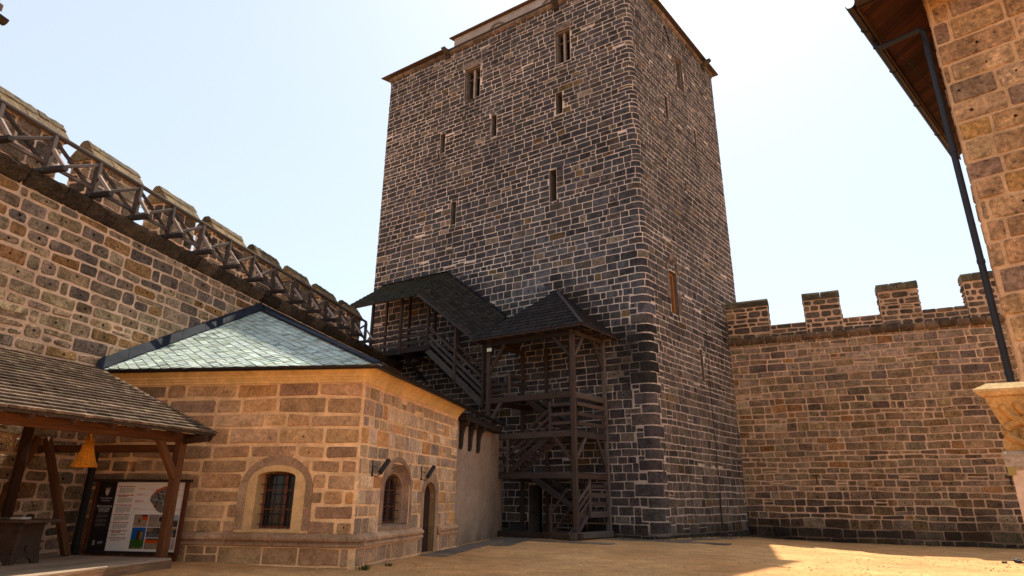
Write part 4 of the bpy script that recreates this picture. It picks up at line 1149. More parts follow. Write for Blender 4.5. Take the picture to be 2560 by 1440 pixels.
# ------------------------------------------------------------------ covered gallery and covered flight along the tower
ga=thing('covered_gallery','dark timber gallery and covered flight under a mossy shingle roof against the tower','gallery',tuple((T0+dD*13+nD*1.2).to_3d()+V((0,0,9))))
G=lambda t,o,z: (T0+dD*t+nD*o).to_3d()+V((0,0,z))
rng=random.Random(14)
GT=[(17.3,2.2),(15.75,2.2),(13.5,2.2),(11.5,2.2)]
for t,o in GT: part('post',lambda m:beam(m,G(t,o,9.15),G(t,o,12.25),.15,.15,wd(.95),up=d3,rng=rng),ga)
for t in (16.5,14.6,12.6): part('post',lambda m:beam(m,G(t,.35,9.3),G(t,.35,13.6),.13,.13,wd(.8),up=d3,rng=rng),ga)
part('floor',lambda m:[beam(m,G(17.6,.25+.24*i,9.25),G(11.3,.25+.24*i,9.25),.22,.06,wd(.5),rng=rng) for i in range(9)],ga)
part('floor_beam',lambda m:beam(m,G(17.6,2.2,9.1),G(11.3,2.2,9.1),.16,.24,wd(.5),rng=rng),ga)
for t in (15.7,13.4,11.6): part('joist',lambda m:beam(m,G(t,0,9.05),G(t,2.35,9.05),.16,.2,wd(.4),rng=rng),ga); 
for t in (13.4,11.6): part('brace',lambda m:beam(m,G(t,.05,7.9),G(t,1.9,9.0),.14,.16,wd(.4),rng=rng),ga)
for a,b in ((15.7,13.55),(13.45,11.55)):
    part('railing',lambda m:[beam(m,G(a,2.16,9.3+z),G(b,2.16,9.3+z),.045,.17,wd(.75*(1.2 if z>.9 else 1)),rng=rng) for z in (.25,.62,1.02)],ga)
part('wall_plate',lambda m:beam(m,G(17.5,2.2,12.3),G(11.4,2.2,12.3),.15,.16,wd(.7),rng=rng),ga)
part('railing',lambda m:[beam(m,G(17.3,2.0,9.3),G(15.8,2.2,10.3),.06,.09,wd(.8),rng=rng),beam(m,G(17.3,2.1,10.2),G(15.8,2.2,9.35),.06,.09,wd(.8),rng=rng)],ga)
# covered flight
fa,fb=11.5,7.75; za,zb_=9.2,6.05
for o in (2.2,1.0): part('string',lambda m:beam(m,G(fa,o,za-.2),G(fb,o,zb_-.2),.07,.32,wd(.85),rng=rng),ga)
part('steps',lambda m:[beam(m,G(fa+(fb-fa)*(i+.5)/17,1.0,za+(zb_-za)*(i+.5)/17),G(fa+(fb-fa)*(i+.5)/17,2.2,za+(zb_-za)*(i+.5)/17),.24,.045,wd(.5),rng=rng) for i in range(17)],ga)
for o,k in ((2.2,.95),(1.0,.9)):
    part('stair_railing',lambda m:[beam(m,G(fa-.05,o,za+h),G(fb,o,zb_+h),.05,.17 if h<1 else .13,wd(k*(.8 if h<1 else 1.3)),rng=rng) for h in ((.28,.62,1.05) if o>2 else (.7,1.08))],ga)
for t in (9.55,7.75): part('post',lambda m:beam(m,G(t,2.24,za+(zb_-za)*(fa-t)/(fa-fb)-.35),G(t,2.24,12.2-.78*(fa-t)-.1),.14,.14,wd(1.0),up=d3,rng=rng),ga)
for t in (10.4,8.6): part('post',lambda m:beam(m,G(t,.9,za-.84*(fa-t)),G(t,.9,13.2-.78*(fa-t)),.12,.12,wd(.8),up=d3,rng=rng),ga)
E1,E2,R1,R2=G(17.7,2.75,12.12),G(11.9,2.75,12.08),G(12.1,.04,14.15),G(17.4,.04,14.2)
E3,R3=G(7.6,2.75,12.08-.78*4.3),G(7.9,.04,14.15-.78*4.2)
mb=MB(); slab(mb,(E1,E2,R1,R2),.07,(.04,.035,.03)); slab(mb,(E2,E3,R3,R1),.07,(.04,.03,.028))
shingle_tri(mb,E1,E2,R1,.33,.14,.034,7,lambda r,a,b:jit((.028,.026,.018),r,.4),R2)
shingle_tri(mb,E2,E3,R3,.33,.13,.034,8,lambda r,a,b:jit((.027,.023,.019),r,.4),R1)
groof=mb.build('roof',M_SHAKE,ga)
mb=MB()
for a,b in ((R1,R2),(R1,R3)): beam(mb,a+nD.to_3d()*.05+V((0,0,.08)),b+nD.to_3d()*.05+V((0,0,.08)),.12,.05,(.06,.08,.14))
mb.build('ridge_flashing',M_LEAD,groof)
part('eaves_board',lambda m:[beam(m,E1+V((0,0,-.05)),E2+V((0,0,-.05)),.04,.14,wd(.5),rng=rng),beam(m,E2+V((0,0,-.05)),E3+V((0,0,-.05)),.04,.14,wd(.5),rng=rng)],ga)
part('rafter_tail',lambda m:[beam(m,G(17.4-.75*i,2.3,12.36),G(17.4-.75*i,2.8,12.0),.08,.1,wd(.6),rng=rng) for i in range(8)],ga)

# ------------------------------------------------------------------ open timber shelter at the left
sd=thing('market_shelter','open timber shelter with a grey shake roof at the left edge','shelter',(-9,14,.3))
dS=V((.332,.943,0)); pS=V((.943,-.332,0)); a3=dA.to_3d()
PO=V((-7.67,14.85,0)); rng=random.Random(33)
sw_=lambda k=1:jit(tuple(x*k for x in WOODW),rng,.22)
Zv=lambda z:V((0,0,z))
part('post',lambda m:beam(m,PO+Zv(.29),PO+Zv(2.78),.19,.18,sw_(.95),up=dS,rng=rng),sd)
part('brace',lambda m:beam(m,PO+Zv(1.98)-dS*.03,PO-dS*.62+Zv(2.8),.15,.14,sw_(.95),up=pS,rng=rng),sd)
part('plate_beam',lambda m:beam(m,PO+dS*.28+Zv(2.86),PO-dS*7+Zv(2.86),.2,.2,sw_(.7),rng=rng),sd)
part('tie_beam',lambda m:beam(m,PO-a3*.0+Zv(2.62),PO+a3*3.95+Zv(2.62),.14,.17,sw_(.7),rng=rng),sd)
def adz(m):
    beam(m,PO+pS*.05+Zv(2.8),PO+pS*.62+dS*.12+Zv(2.86),.14,.16,sw_(.35),rng=rng)
part('bracket',adz,sd)
E1=V((-7.01,15.1,2.98)); er=-a3*-1; 
RE=V((-10.64,15.65,4.66)); nS=(dS).cross(RE-E1).normalized()
E0=E1-dS*8; RN=RE-dS*8
mb=MB(); slab(mb,(E0,E1,RE,RN),.05,(.05,.035,.025))
e=dS; nn=(RE-E1).cross(dS).normalized(); 
if nn.z<0: nn=-nn
s=nn.cross(e).normalized()
if s.z<0: s=-s
pts=[((p-E0).dot(e),(p-E0).dot(s)) for p in (E0,E1,RE,RN)]
def shcol(r,a,b):
    k=r.random(); c=(.125,.094,.072)
    if k<.2: c=(.09,.068,.052)
    elif k<.4: c=(.17,.132,.1)
    return jit(c,r,.25)
shingles(mb,E0,e,s,pts,.2,.14,.05,5,shcol,tilt=1.0,over=1.5,jw=.5,even=1,gap=.003)
# row ends project a little past the verge, each course a step
L=(RE-E1).length
for k in range(int(pts[2][1]/.2)):
    sv=.2*k; f=sv/pts[2][1]
    c=E0+e*(pts[1][0]+(pts[2][0]-pts[1][0])*f)+s*sv+nn*.03
    beam(mb,c-e*.1+nn*.0,c+e*(.05+rng.uniform(0,.05))+s*.07,.14,.024,shcol(rng,0,0),up=nn,rng=rng)
mb.build('roof',M_SHAKE,sd)
for k in range(9):
    p=E1-dS*(.25+.8*k)+V((0,0,-.1)); q=p+(RE-E1)*.97
    part('rafter',lambda m:beam(m,p,q,.1,.13,sw_(.4),rng=rng),sd)
part('verge_board',lambda m:beam(m,E1-dS*.12+Zv(-.13),RE-dS*.12+Zv(-.13),.05,.16,sw_(.35),rng=rng),sd)
# rear trestle of leaning struts and a rear post
def pt(px,py,z): return V((px,py,z))
part('strut',lambda m:beam(m,V((-9.8,14.9,.3)),V((-10.98,15.1,2.85)),.15,.14,sw_(.9),up=dS,rng=rng),sd)
part('strut',lambda m:beam(m,V((-11.35,14.2,.3)),V((-11.05,14.9,2.85)),.15,.14,sw_(.8),up=dS,rng=rng),sd)
part('post',lambda m:beam(m,V((-10.32,15.95,.2)),V((-10.32,15.95,2.7)),.13,.13,(.012,.01,.009),up=dS,rng=rng),sd)
part('ridge_beam',lambda m:beam(m,RE+Zv(-.25),RN+Zv(-.25),.16,.18,sw_(.4),rng=rng),sd)
for k in (1.2,4.2): part('post',lambda m:beam(m,RE-dS*k+a3*.0+Zv(-4.4),RE-dS*k+Zv(-.3),.16,.16,sw_(.4),up=dS,rng=rng),sd)

pf=thing('wooden_platform','low weathered plank platform under the shelter roof','platform',(-9,13.5,.1))
fd=V((.19,.982,0)); K=V((-7.36,14.69,0)); lf=V((-.982,.19,0))
rng=random.Random(15)
for i in range(16):
    o=i*.245; part('plank',lambda m:beam(m,K+lf*(o+.12)+fd*.0+Zv(.275),K+lf*(o+.12)-fd*7.5+Zv(.275),.238,.05,jit((.27,.2,.145),rng,.2),rng=rng),pf)
part('fascia_board',lambda m:beam(m,K+lf*.02+Zv(.13)+fd*.02,K+lf*.02-fd*7.5+Zv(.13),.04,.24,(.19,.12,.075),rng=rng),pf)
part('fascia_board',lambda m:beam(m,K+lf*0+fd*.03+Zv(.13),K+lf*3.9+fd*.03+Zv(.13),.04,.24,(.15,.1,.065),rng=rng),pf)

# dark trestle table
tb=thing('trestle_table','dark heavy wooden table with arched board legs on the platform','table',(-9.6,13.1,.3))
rng=random.Random(19); dk=lambda k=1:jit((.05*k,.03*k,.02*k),rng,.2)
TC=V((-9.9,13.25,.3)); ta=V((.975,-.22,0)); tbv=V((.22,.975,0))
def tp_(a,b,z): return TC+ta*a+tbv*b+Zv(z)
part('tabletop',lambda m:[beam(m,tp_(-1.2,-.3+.2*i,.79),tp_(.72,-.3+.2*i,.79),.195,.06,dk(1.1),rng=rng) for i in range(4)],tb)
def board_leg(o):
    def f(m):
        pr=[(-.34,0),(-.2,0),(-.13,.09),(0,.13),(.13,.09),(.2,0),(.34,0),(.27,.4),(.3,.75),(-.3,.75),(-.27,.4)]
        n=len(pr); vs=[tp_(o-.03,b,z) for b,z in pr]+[tp_(o+.03,b,z) for b,z in pr]
        m.add(vs,[list(range(n))[::-1],[n+i for i in range(n)]]+[[i,(i+1)%n,n+(i+1)%n,n+i] for i in range(n)],dk(.8))
    return f
part('leg',board_leg(-.85),tb); part('leg',board_leg(.42),tb)
def skirt(m):
    pr=[(-.95,.75),(.55,.75),(.5,.42),(.46,0),(.3,0),(.2,.12),(0,.2),(-.25,.24),(-.55,.2),(-.78,.1),(-.88,0),(-.98,0)]
    n=len(pr); vs=[tp_(a,-.28,z) for a,z in pr]+[tp_(a,-.24,z) for a,z in pr]
    m.add(vs,[list(range(n))[::-1],[n+i for i in range(n)]]+[[i,n+i,n+(i+1)%n,(i+1)%n] for i in range(n)],dk(.9))
part('skirt_board',skirt,tb)
part('stretcher',lambda m:beam(m,tp_(-.9,0,.3),tp_(.5,0,.3),.07,.12,dk(.8),rng=rng),tb)
bk=MB(); hexa(bk,[tp_(.12,-.2,.822),tp_(.4,-.2,.822),tp_(.4,0,.822),tp_(.12,0,.822)],[tp_(.12,-.2,.86),tp_(.4,-.2,.86),tp_(.4,0,.86),tp_(.12,0,.86)],(.5,.42,.34))
tag(recentre(bk.build('leaflet_stack',M_PRINT)),'small pale stack of leaflets lying on the dark table','leaflets')

# wicker lamp shade hanging from the beam
wk=thing('wicker_shade','orange wicker cone lampshade with a frayed top hanging from the shelter beam','lampshade',(-9.15,13.85,2.16))
def cone(m):
    n=56; rr=random.Random(6); Z=[0,.02,.1,.2,.3,.4,.46]; Rr=[.235,.24,.2,.165,.135,.105,.085]
    vs=[];gr=[];cs=[]
    c0=V((-9.15,13.85,2.16))
    for z,r in zip(Z,Rr):
        for k in range(n):
            t=2*math.pi*k/n; q=r*(1+.035*(1 if k%2 else -1)); vs.append(c0+V((math.cos(t)*q,math.sin(t)*q,z)))
            cs.append(mix((.58,.27,.085),(.4,.16,.04),.6*(k%4==0)+.2*rr.random()))
    fs=[]
    for i in range(len(Z)-1):
        for k in range(n): fs.append([i*n+k,i*n+(k+1)%n,(i+1)*n+(k+1)%n,(i+1)*n+k])
    m.add(vs,fs,cs)
    for z in (.09,.2,.31): tube(m,[c0+V((math.cos(t*math.pi/14)*(.21-.29*z+.012),math.sin(t*math.pi/14)*(.21-.29*z+.012),z)) for t in range(29)],.007,(.5,.2,.04),n=5)
    tube(m,[c0+V((math.cos(t*math.pi/14)*.24,math.sin(t*math.pi/14)*.24,.005)) for t in range(29)],.014,(.6,.24,.05),n=6)
part('cone',cone,wk,M_WICKER)
def fray(m):
    rr=random.Random(61)
    for k in range(120):
        t=rr.uniform(0,6.28); r=rr.uniform(.0,.095); z=2.16+rr.uniform(.4,.52); c=V((-9.15,13.85,0))
        a=c+V((math.cos(t)*r,math.sin(t)*r,z)); b=a+V((math.cos(t)*rr.uniform(-.02,.09),math.sin(t)*rr.uniform(-.02,.09),rr.uniform(.02,.15) if rr.random()<.7 else rr.uniform(-.12,0)))
        tube(m,[a,a.lerp(b,.5)+V((0,0,.015)),b],.004,jit((.6,.27,.07),rr,.3),n=4)
part('frayed_straw',fray,wk,M_WICKER)
part('cord',lambda m:tube(m,[V((-9.15,13.85,2.6)),V((-9.13,13.87,2.72)),V((-9.15,13.85,2.86))],.02,(.6,.27,.07),n=6),wk,M_WICKER)

# information board against the house
ib=thing('information_board','framed castle information board with dark left strip, texts and photographs','sign',(-9.1,16.2,.22))
BO=V((-10.37,16.40,.24)); bx=-a3; bz=V((0,0,1)); bn=V((-.146,-.989,0)); BWd,BH=2.49,1.66
def B3(x,z,d=0): return BO+bx*x+bz*z+bn*d
def plate(m,x0,x1,z0,z1,d,col): m.add([B3(x0,z0,d),B3(x1,z0,d),B3(x1,z1,d),B3(x0,z1,d)],[[0,1,2,3]],col)
def bbox(m,x0,x1,z0,z1,d0,d1,col): hexa(m,[B3(x0,z0,d1),B3(x1,z0,d1),B3(x1,z0,d0),B3(x0,z0,d0)],[B3(x0,z1,d1),B3(x1,z1,d1),B3(x1,z1,d0),B3(x0,z1,d0)],col)
rng=random.Random(29); FR=(.10,.035,.018)
part('frame',lambda m:[bbox(m,-.02,.05,0,BH,-.04,.05,FR),bbox(m,BWd-.07,BWd,0,BH,-.04,.05,FR),bbox(m,.05,BWd-.07,0,.06,-.04,.045,(.03,.015,.01)),bbox(m,-.08,BWd+.06,BH,BH+.06,-.06,.1,(.03,.015,.01))],ib)
part('foot',lambda m:[bbox(m,.1,.2,-.2,0,-.15,.1,FR),bbox(m,BWd-.25,BWd-.1,-.2,0,-.15,.25,FR)],ib)
panel=part('panel',lambda m:[bbox(m,.05,BWd-.07,.06,BH,-.03,0,(.02,.014,.013)),plate(m,.06,.545,.065,BH-.005,.003,(.018,.012,.012)),plate(m,.545,BWd-.075,.065,BH-.005,.003,(.86,.77,.70))],ib,M_PRINT)
def bars(m):
    rr=random.Random(41)
    def para(x0,x1,zt,n,col,d=.006,lh=.0185):
        for i in range(n):
            z=zt-i*lh; x=x0; xe=x1 if i<n-1 else x0+(x1-x0)*rr.uniform(.35,.7)
            while x<xe-.01:
                wv=min(rr.uniform(.02,.085),xe-x); plate(m,x,x+wv,z-.009,z,d,col); x+=wv+.009
    G_=(.24,.2,.18); RD=(.4,.09,.07)
    zz=BH-.11
    for h,n in ((1,7),(2,7),(1,8),(1,6),(1,6),(2,3),(1,2)):
        pts=[B3(.60+math.cos(t)*.014,zz+math.sin(t)*.014,.006) for t in [k*math.pi/4 for k in range(8)]]; m.add(pts,[list(range(8))],(.2,.01,.015))
        for q in range(h):
            x=.63
            xe=1.03 if q==0 else .86
            while x<xe: wv=rr.uniform(.05,.12); plate(m,x,min(x+wv,xe+.02),zz-.012-q*.03,zz+.01-q*.03,.006,RD); x+=wv+.014
        para(.63,1.03,zz-.035-.03*(h-1),n,G_); zz-=.062+.03*(h-1)+.0185*n+.012
    for x0,z,n,L in ((1.16,BH-.15,1,.5),(1.14,BH-.28,2,.35),(1.12,BH-.43,3,.4),(1.12,BH-.62,1,.6),(2.18,BH-.17,1,.22),(2.15,BH-.3,2,.26),(2.16,BH-.62,2,.22)):
        para(x0,x0+.22,z,n,RD); plate(m,x0-.01,x0+L,z-.0185*n-.006,z-.0185*n-.002,.006,RD)
    para(.14,.44,BH-.78,4,(.2,.17,.16)); para(.14,.44,BH-.88,4,(.2,.17,.16)); para(.14,.44,BH-.98,4,(.2,.17,.16)); plate(m,.16,.42,BH-.735,BH-.73,.006,(.2,.17,.16))
part('text_lines',bars,panel,M_PRINT)
def crest(m):
    cx,cz=.31,BH-.24
    pr=[(-.055,.05),(.055,.05),(.055,-.01),(.035,-.06),(0,-.09),(-.035,-.06),(-.055,-.01)]
    m.add([B3(cx+a,cz+b,.006) for a,b in pr],[list(range(7))[::-1]],(.62,.56,.5))
    plate(m,cx+.005,cx+.05,cz-.005,cz+.008,.0075,(.03,.03,.03)); plate(m,cx+.0,cx+.04,cz-.035,cz-.022,.0075,(.03,.03,.03))
    pr=[(-.06,.06),(.06,.06),(.075,.105),(.03,.085),(0,.11),(-.03,.085),(-.07,.1)]
    m.add([B3(cx+a,cz+b,.006) for a,b in pr],[list(range(7))],(.4,.3,.26))
    for k in range(4): plate(m,.17+.004*k,.24-.003*k,.19+.03*k,.21+.03*k,.006,(.5,.46,.42))
part('crest',crest,panel,M_PRINT)
def aerial(m):
    rr=random.Random(50); cx,cz=1.85,BH-.42
    out=[(-.32,.1),(-.2,.24),(.0,.32),(.2,.34),(.33,.2),(.36,-.02),(.3,-.2),(.12,-.28),(0,-.3),(-.12,-.24),(-.22,-.12),(-.34,-.02)]
    m.add([B3(cx+a,cz+b,.006) for a,b in out],[list(range(len(out)))[::-1]],(.16,.14,.13))
    rim=[(-.32,.1),(-.2,.24),(0,.32),(.2,.34)]; inn=[(-.29,.05),(-.17,.18),(.0,.26),(.19,.28)]
    for i in range(3): m.add([B3(cx+a,cz+b,.0075) for a,b in (rim[i],inn[i],inn[i+1],rim[i+1])],[[0,1,2,3]],(.45,.14,.06) if i==1 else (.33,.13,.09))
    for k in range(46):
        a,b=rr.uniform(-.22,.25),rr.uniform(-.2,.18); q=rr.uniform(.015,.05); w_=rr.uniform(.01,.03); t=-.6
        c=rr.choice(((.03,.03,.03),(.3,.28,.26),(.5,.45,.4),(.07,.1,.04),(.25,.12,.08),(.12,.11,.11)))
        ps=[(a+x*math.cos(t)-y*math.sin(t),b+x*math.sin(t)+y*math.cos(t)) for x,y in ((-q,-w_),(q,-w_),(q,w_),(-q,w_))]
        m.add([B3(cx+x,cz+y,.0085+.0001*k) for x,y in ps],[[0,1,2,3]],c)
part('map_picture',aerial,panel,M_PRINT)
def photo(x0,x1,z0,z1,sky_,shapes,seed):
    def f(m):
        rr=random.Random(seed); plate(m,x0,x1,z0,z1,.006,sky_)
        for k,(a,b,c,d,col) in enumerate(shapes): plate(m,x0+(x1-x0)*a,x0+(x1-x0)*b,z0+(z1-z0)*c,z0+(z1-z0)*d,.0072+.0004*k,col)
        for k in range(30):
            a,b=rr.uniform(0,.88),rr.uniform(0,.4); s1,s2=rr.uniform(.04,.14),rr.uniform(.03,.1)
            base=shapes[0][4]; plate(m,x0+(x1-x0)*a,x0+(x1-x0)*min(1,a+s1),z0+(z1-z0)*b,z0+(z1-z0)*(b+s2),.0105+.0001*k,jit(base,rr,.5))
    part('photograph',f,panel,M_PRINT)
zb=.12
photo(1.18,1.55,.62,.9,(.3,.22,.17),[(0,1,0,.5,(.36,.25,.17)),(.6,1,.55,.85,(.5,.09,.03)),(.55,.95,.85,1,(.03,.02,.02)),(.35,.5,.2,.6,(.06,.04,.03))],1)
photo(1.57,2.0,.62,.9,(.27,.21,.17),[(0,.95,0,.6,(.3,.23,.18)),(.6,.9,.35,.9,(.42,.37,.33)),(.66,.84,.42,.83,(.015,.015,.02))],2)
photo(1.18,1.55,zb,.605,(.02,.09,.27),[(0,1,0,.45,(.04,.1,.02)),(.4,.72,.4,.85,(.05,.03,.02)),(.62,.85,.4,.8,(.28,.15,.05)),(0,.3,0,.3,(.12,.07,.06)),(.1,1,.0,.08,(.35,.25,.17))],3)
photo(1.57,2.0,.38,.605,(.05,.045,.04),[(0,1,0,.35,(.13,.12,.13)),(0,.4,.55,1,(.24,.14,.1)),(.5,.65,.3,.8,(.1,.12,.05))],4)
photo(1.57,2.0,zb,.365,(.33,.24,.17),[(0,1,0,.5,(.32,.23,.17)),(0,.95,.55,.85,(.5,.1,.03)),(.1,.95,.85,1,(.03,.02,.02))],5)
photo(2.02,2.36,.62,.9,(.32,.38,.47),[(0,1,0,.55,(.06,.05,.045)),(.3,.6,.35,.6,(.2,.18,.17))],6)
photo(2.02,2.36,.38,.605,(.3,.2,.14),[(0,1,0,.3,(.4,.28,.2)),(.1,.7,.2,.7,(.06,.1,.28)),(.75,1,.1,.8,(.03,.03,.03))],7)
photo(2.02,2.36,zb,.365,(.42,.34,.33),[(0,1,0,.6,(.4,.32,.3))],8)
def words(txt,x,z,size,col,italic=.25):
    cu=bpy.data.curves.new('lettering','FONT'); cu.body=txt; cu.size=size; cu.align_x='CENTER'; cu.shear=italic; cu.extrude=.0005
    m,nt_,b_=new_mat('lettering_ink'); b_.inputs['Base Color'].default_value=col+(1,); b_.inputs['Roughness'].default_value=.5
    cu.materials.append(m); o=bpy.data.objects.new('lettering',cu); COL.objects.link(o)
    me=bpy.data.meshes.new_from_object(o.evaluated_get(bpy.context.evaluated_depsgraph_get())); COL.objects.unlink(o); bpy.data.objects.remove(o)
    me.transform(Matrix.Translation(B3(x,z,.007))@Matrix.Rotation(math.atan2(bx.y,bx.x),4,'Z')@Matrix.Rotation(math.pi/2,4,'X'))
    o=bpy.data.objects.new('lettering',me); COL.objects.link(o); adopt(o,panel)
words('Kinský dal Borgo',.30,BH-.40,.05,(.6,.55,.5)); words('Hrad Kost',.30,BH-.46,.055,(.65,.6,.55))
words('Rekonstrukce',.30,BH-.60,.075,(.7,.63,.55)); words('hradu Kost',.30,BH-.655,.07,(.7,.63,.55)); words('2019-2022',.30,BH-.71,.065,(.7,.63,.55)); words('VPP',.37,.215,.085,(.6,.55,.5))

# ------------------------------------------------------------------ large building at the right edge
bg=thing('palace_building','tall sandstone building at the right edge with a deep boarded eave','building',(10,8,0))
BC=V((7.45,9.0)); dG=V((.745,-.667)); dH=V((.724,.69))
gp=Path([BC+dH*7,BC,BC+dG*7],[0,.05,0]); gc=(gp.arcs[0][0]+gp.arcs[0][1])/2
def gpal(rng,u,z):
    r=rng.random(); c=(.40,.255,.155)
    if r<.25: c=(.46,.31,.195)
    elif r<.42: c=(.28,.185,.13)
    elif r<.45: c=(.42,.25,.125)
    return jit(c,rng,.13)
# seen from outside the left flank comes first
mb=MB(); body(mb,gp,0,gp.L,-.3,11.5,[],(.50,.335,.215),step=1.0)
masonry(mb,gp,gc-2,gp.L,-.3,11.5,[],71,(.34,.43),(.5,.95),.035,gpal,proud=.018,bev=.022,rad=.03,rough=.012,split=.02,wave=.02,mat=1,hole_shade=.022,hole_shade_p=.45)
b0,b1=gp.P(0,0),gp.P(gp.L,0); bk_=V((b0.x+b1.x-BC.x,b0.y+b1.y-BC.y,0))
mb.add([b1+Zv(-.3),bk_+Zv(-.3),b0+Zv(-.3),b1+Zv(11.5),bk_+Zv(11.5),b0+Zv(11.5)],[[0,1,4,3],[1,2,5,4]],(.5,.33,.21),0)
mb.build('wall',[M_MORTAR,M_STONE],bg)
nG=V((dG.y,-dG.x)); nH=-V((dH.y,-dH.x))
if nH.dot(V((-1,.5)))<0: nH=-nH
Q0=V((6.21,9.0,10.15)); Qh=Q0+dH.to_3d()*7.5; Qg=Q0+dG.to_3d()*8
cpx=BC+dH*3+dG*3; apx=V((cpx.x,cpx.y,14.2))
mb=MB()
def roofpl(m,zoff,flip):
    P=[Q0+Zv(zoff),Qh+Zv(zoff),apx+Zv(zoff),Qg+Zv(zoff)]
    m.add(P,[[0,1,2][::flip],[3,0,2][::flip]],(.12,.06,.03))
roofpl(mb,.1,1); mb.build('roof',M_SLATE,bg)
def soff(m):
    rr=random.Random(5)
    for (A_,dr_,inw,L_) in ((Q0,dH.to_3d(),-nH.to_3d(),7.5),(Q0,dG.to_3d(),-nG.to_3d(),8)):
        n=int(L_/.17)
        for i in range(0,n):
            a=A_+dr_*(i*.17); b=a+dr_*.164; up_=inw*1.25+Zv(.62)
            k0=0
            if i<0: k0=min(1,(-i*.17)/1.3)
            m.add([a+up_*k0,b+up_*k0,b+up_,a+up_,a+up_*k0+Zv(.03),b+up_*k0+Zv(.03),b+up_+Zv(.03),a+up_+Zv(.03)],[[0,3,2,1],[4,5,6,7],[0,1,5,4],[1,2,6,5],[3,0,4,7]],jit((.038,.013,.007),rr,.5),0,[(0,i*3.1,0),(0,i*3.1+.16,0),(1.2,i*3.1+.16,0),(1.2,i*3.1,0)]*2)
part('soffit_boards',soff,bg)
part('fascia_board',lambda m:[beam(m,Q0+Zv(-.02),Qh+Zv(-.02),.03,.2,(.05,.025,.015),rng=rng),beam(m,Q0+Zv(-.02),Qg+Zv(-.02),.03,.2,(.05,.025,.015),rng=rng)],bg)
mb=MB(); gutter(mb,Q0+nH.to_3d()*.08+Zv(-.02)-dH.to_3d()*.1,Qh+nH.to_3d()*.08+Zv(-.02),nH.to_3d(),.085); gutter(mb,Q0+nG.to_3d()*.08+Zv(-.02),Qg+nG.to_3d()*.08+Zv(-.02),nG.to_3d(),.085)
mb.build('gutter',M_GUTTER,bg)
o0=Q0+dH.to_3d()*1.2+nH.to_3d()*.08
cpn=(BC+nH*.13+dH*.14).to_3d()
mb=MB(); pts=[o0+Zv(-.08),o0+Zv(-.2),o0.lerp(cpn+Zv(9.75),.08)+Zv(-.1)]; pts[2].z=9.86
tube(mb,[o0+Zv(-.06),V((o0.x,o0.y,9.95)),o0.lerp(V((cpn.x,cpn.y,o0.z)),.1)*1.0+Zv(-.26),V((cpn.x,cpn.y,9.8)).lerp(V((o0.x,o0.y,9.86)),.06),cpn+Zv(9.7),cpn+Zv(9.4),cpn+Zv(.1)],.05,n=12)
for z in (9.2,7.2,5.2,3.4): tube(mb,[cpn+Zv(z),cpn+Zv(z+.06)],.058,n=12); 
mb.build('downpipe',M_PIPE,bg)
mb=MB()
tube(mb,[Q0+dH.to_3d()*.9+Zv(-.05),Q0.lerp(cpn+Zv(9),.45)+dH.to_3d()*1.3,(BC+dH*2.3+nH*.05).to_3d()+Zv(8.6)],.009,(.3,.28,.25),n=4); mb.build('cable',M_IRON,bg)

# pier with a scrolled console and moulded cap in front of the building
pr_=thing('console_pier','pale plastered pier with a carved scroll console under a moulded cap at the right edge','pier',(6.2,7.2,0))
PX=V((5.44,7.0)); pd=V((.9,-.44)); 
pq=Path([PX+V((.74,.67))*1.0,PX,PX+pd*1.6],[0,.004,0]); pc=(pq.arcs[0][0]+pq.arcs[0][1])/2
mb=MB(); body(mb,pq,pc-1,pq.L,-.2,1.93,[],(.62,.44,.33),step=.5); mb.build('shaft',M_PLASTER,pr_)
PQ=[PX,PX+pd*1.6,PX+pd*1.6+V((.74,.67))*1.0,PX+V((.74,.67))*1.0]
def prings(m,prof,col): rings(m,PQ,prof,col)
mb=MB(); prings(mb,[(.0,1.93),(.03,1.97),(.035,2.06),(.04,2.1),(.015,2.13),(-.05,2.14)],(.38,.29,.22)); mb.build('base_moulding',M_FINE,pr_)
CP=[(.0,2.13),(.012,2.17),(.016,2.22),(.0,2.27),(-.02,2.32),(-.02,2.38),(-.005,2.43),(.012,2.49),(.03,2.56),(.048,2.63),(.062,2.68),(.066,2.72)]
part('console',lambda m:prings(m,CP,(.44,.27,.13)),pr_,M_FINE)
def scroll(m):
    rr=random.Random(1)
    def band(pts,r): tube(m,pts,r,(.40,.235,.11),n=10)
    F=lambda a,z,d: pq.P(pc+a,z,d)
    def dd_(z):
        P=[(z_,d_) for d_,z_ in CP]
        for i in range(len(P)-1):
            if z<=P[i+1][0]: k=(z-P[i][0])/(P[i+1][0]-P[i][0]); return P[i][1]+(P[i+1][1]-P[i][1])*max(0,k)
        return .12
    for cx,cz,rx,rz,a0,a1 in ((.5,2.72,.46,.27,185,300),(.5,2.72,.33,.18,180,300),(.5,2.40,.46,.17,95,245),(.5,2.38,.32,.11,90,250),(.34,2.60,.12,.07,0,300),(1.05,2.6,.3,.2,120,330),(1.1,2.38,.35,.12,60,260)):
        pts=[]
        for k in range(15):
            t=R(a0+(a1-a0)*k/14); a=cx+rx*math.cos(t); z=cz+rz*math.sin(t); z=min(max(z-.07,2.15),2.67); pts.append(F(a,z,dd_(z)+.004))
        band(pts,[.012+.034*math.sin(math.pi*min(1,max(0,(q_+1.5)/17)))**.6 for q_ in range(15)])
part('scroll_carving',scroll,pr_,M_FINE)
mb=MB(); prings(mb,[(.02,2.71),(.10,2.735),(.135,2.775),(.14,2.80),(.03,2.875),(-.4,2.89)],(.5,.35,.2)); mb.build('cap',M_FINE,pr_)
part('iron_tab',lambda m:boxd(m,pq,pc-.0,pc+.03,1.88,1.97,.0,.045,(.3,.22,.08)),pr_,M_PRINT)

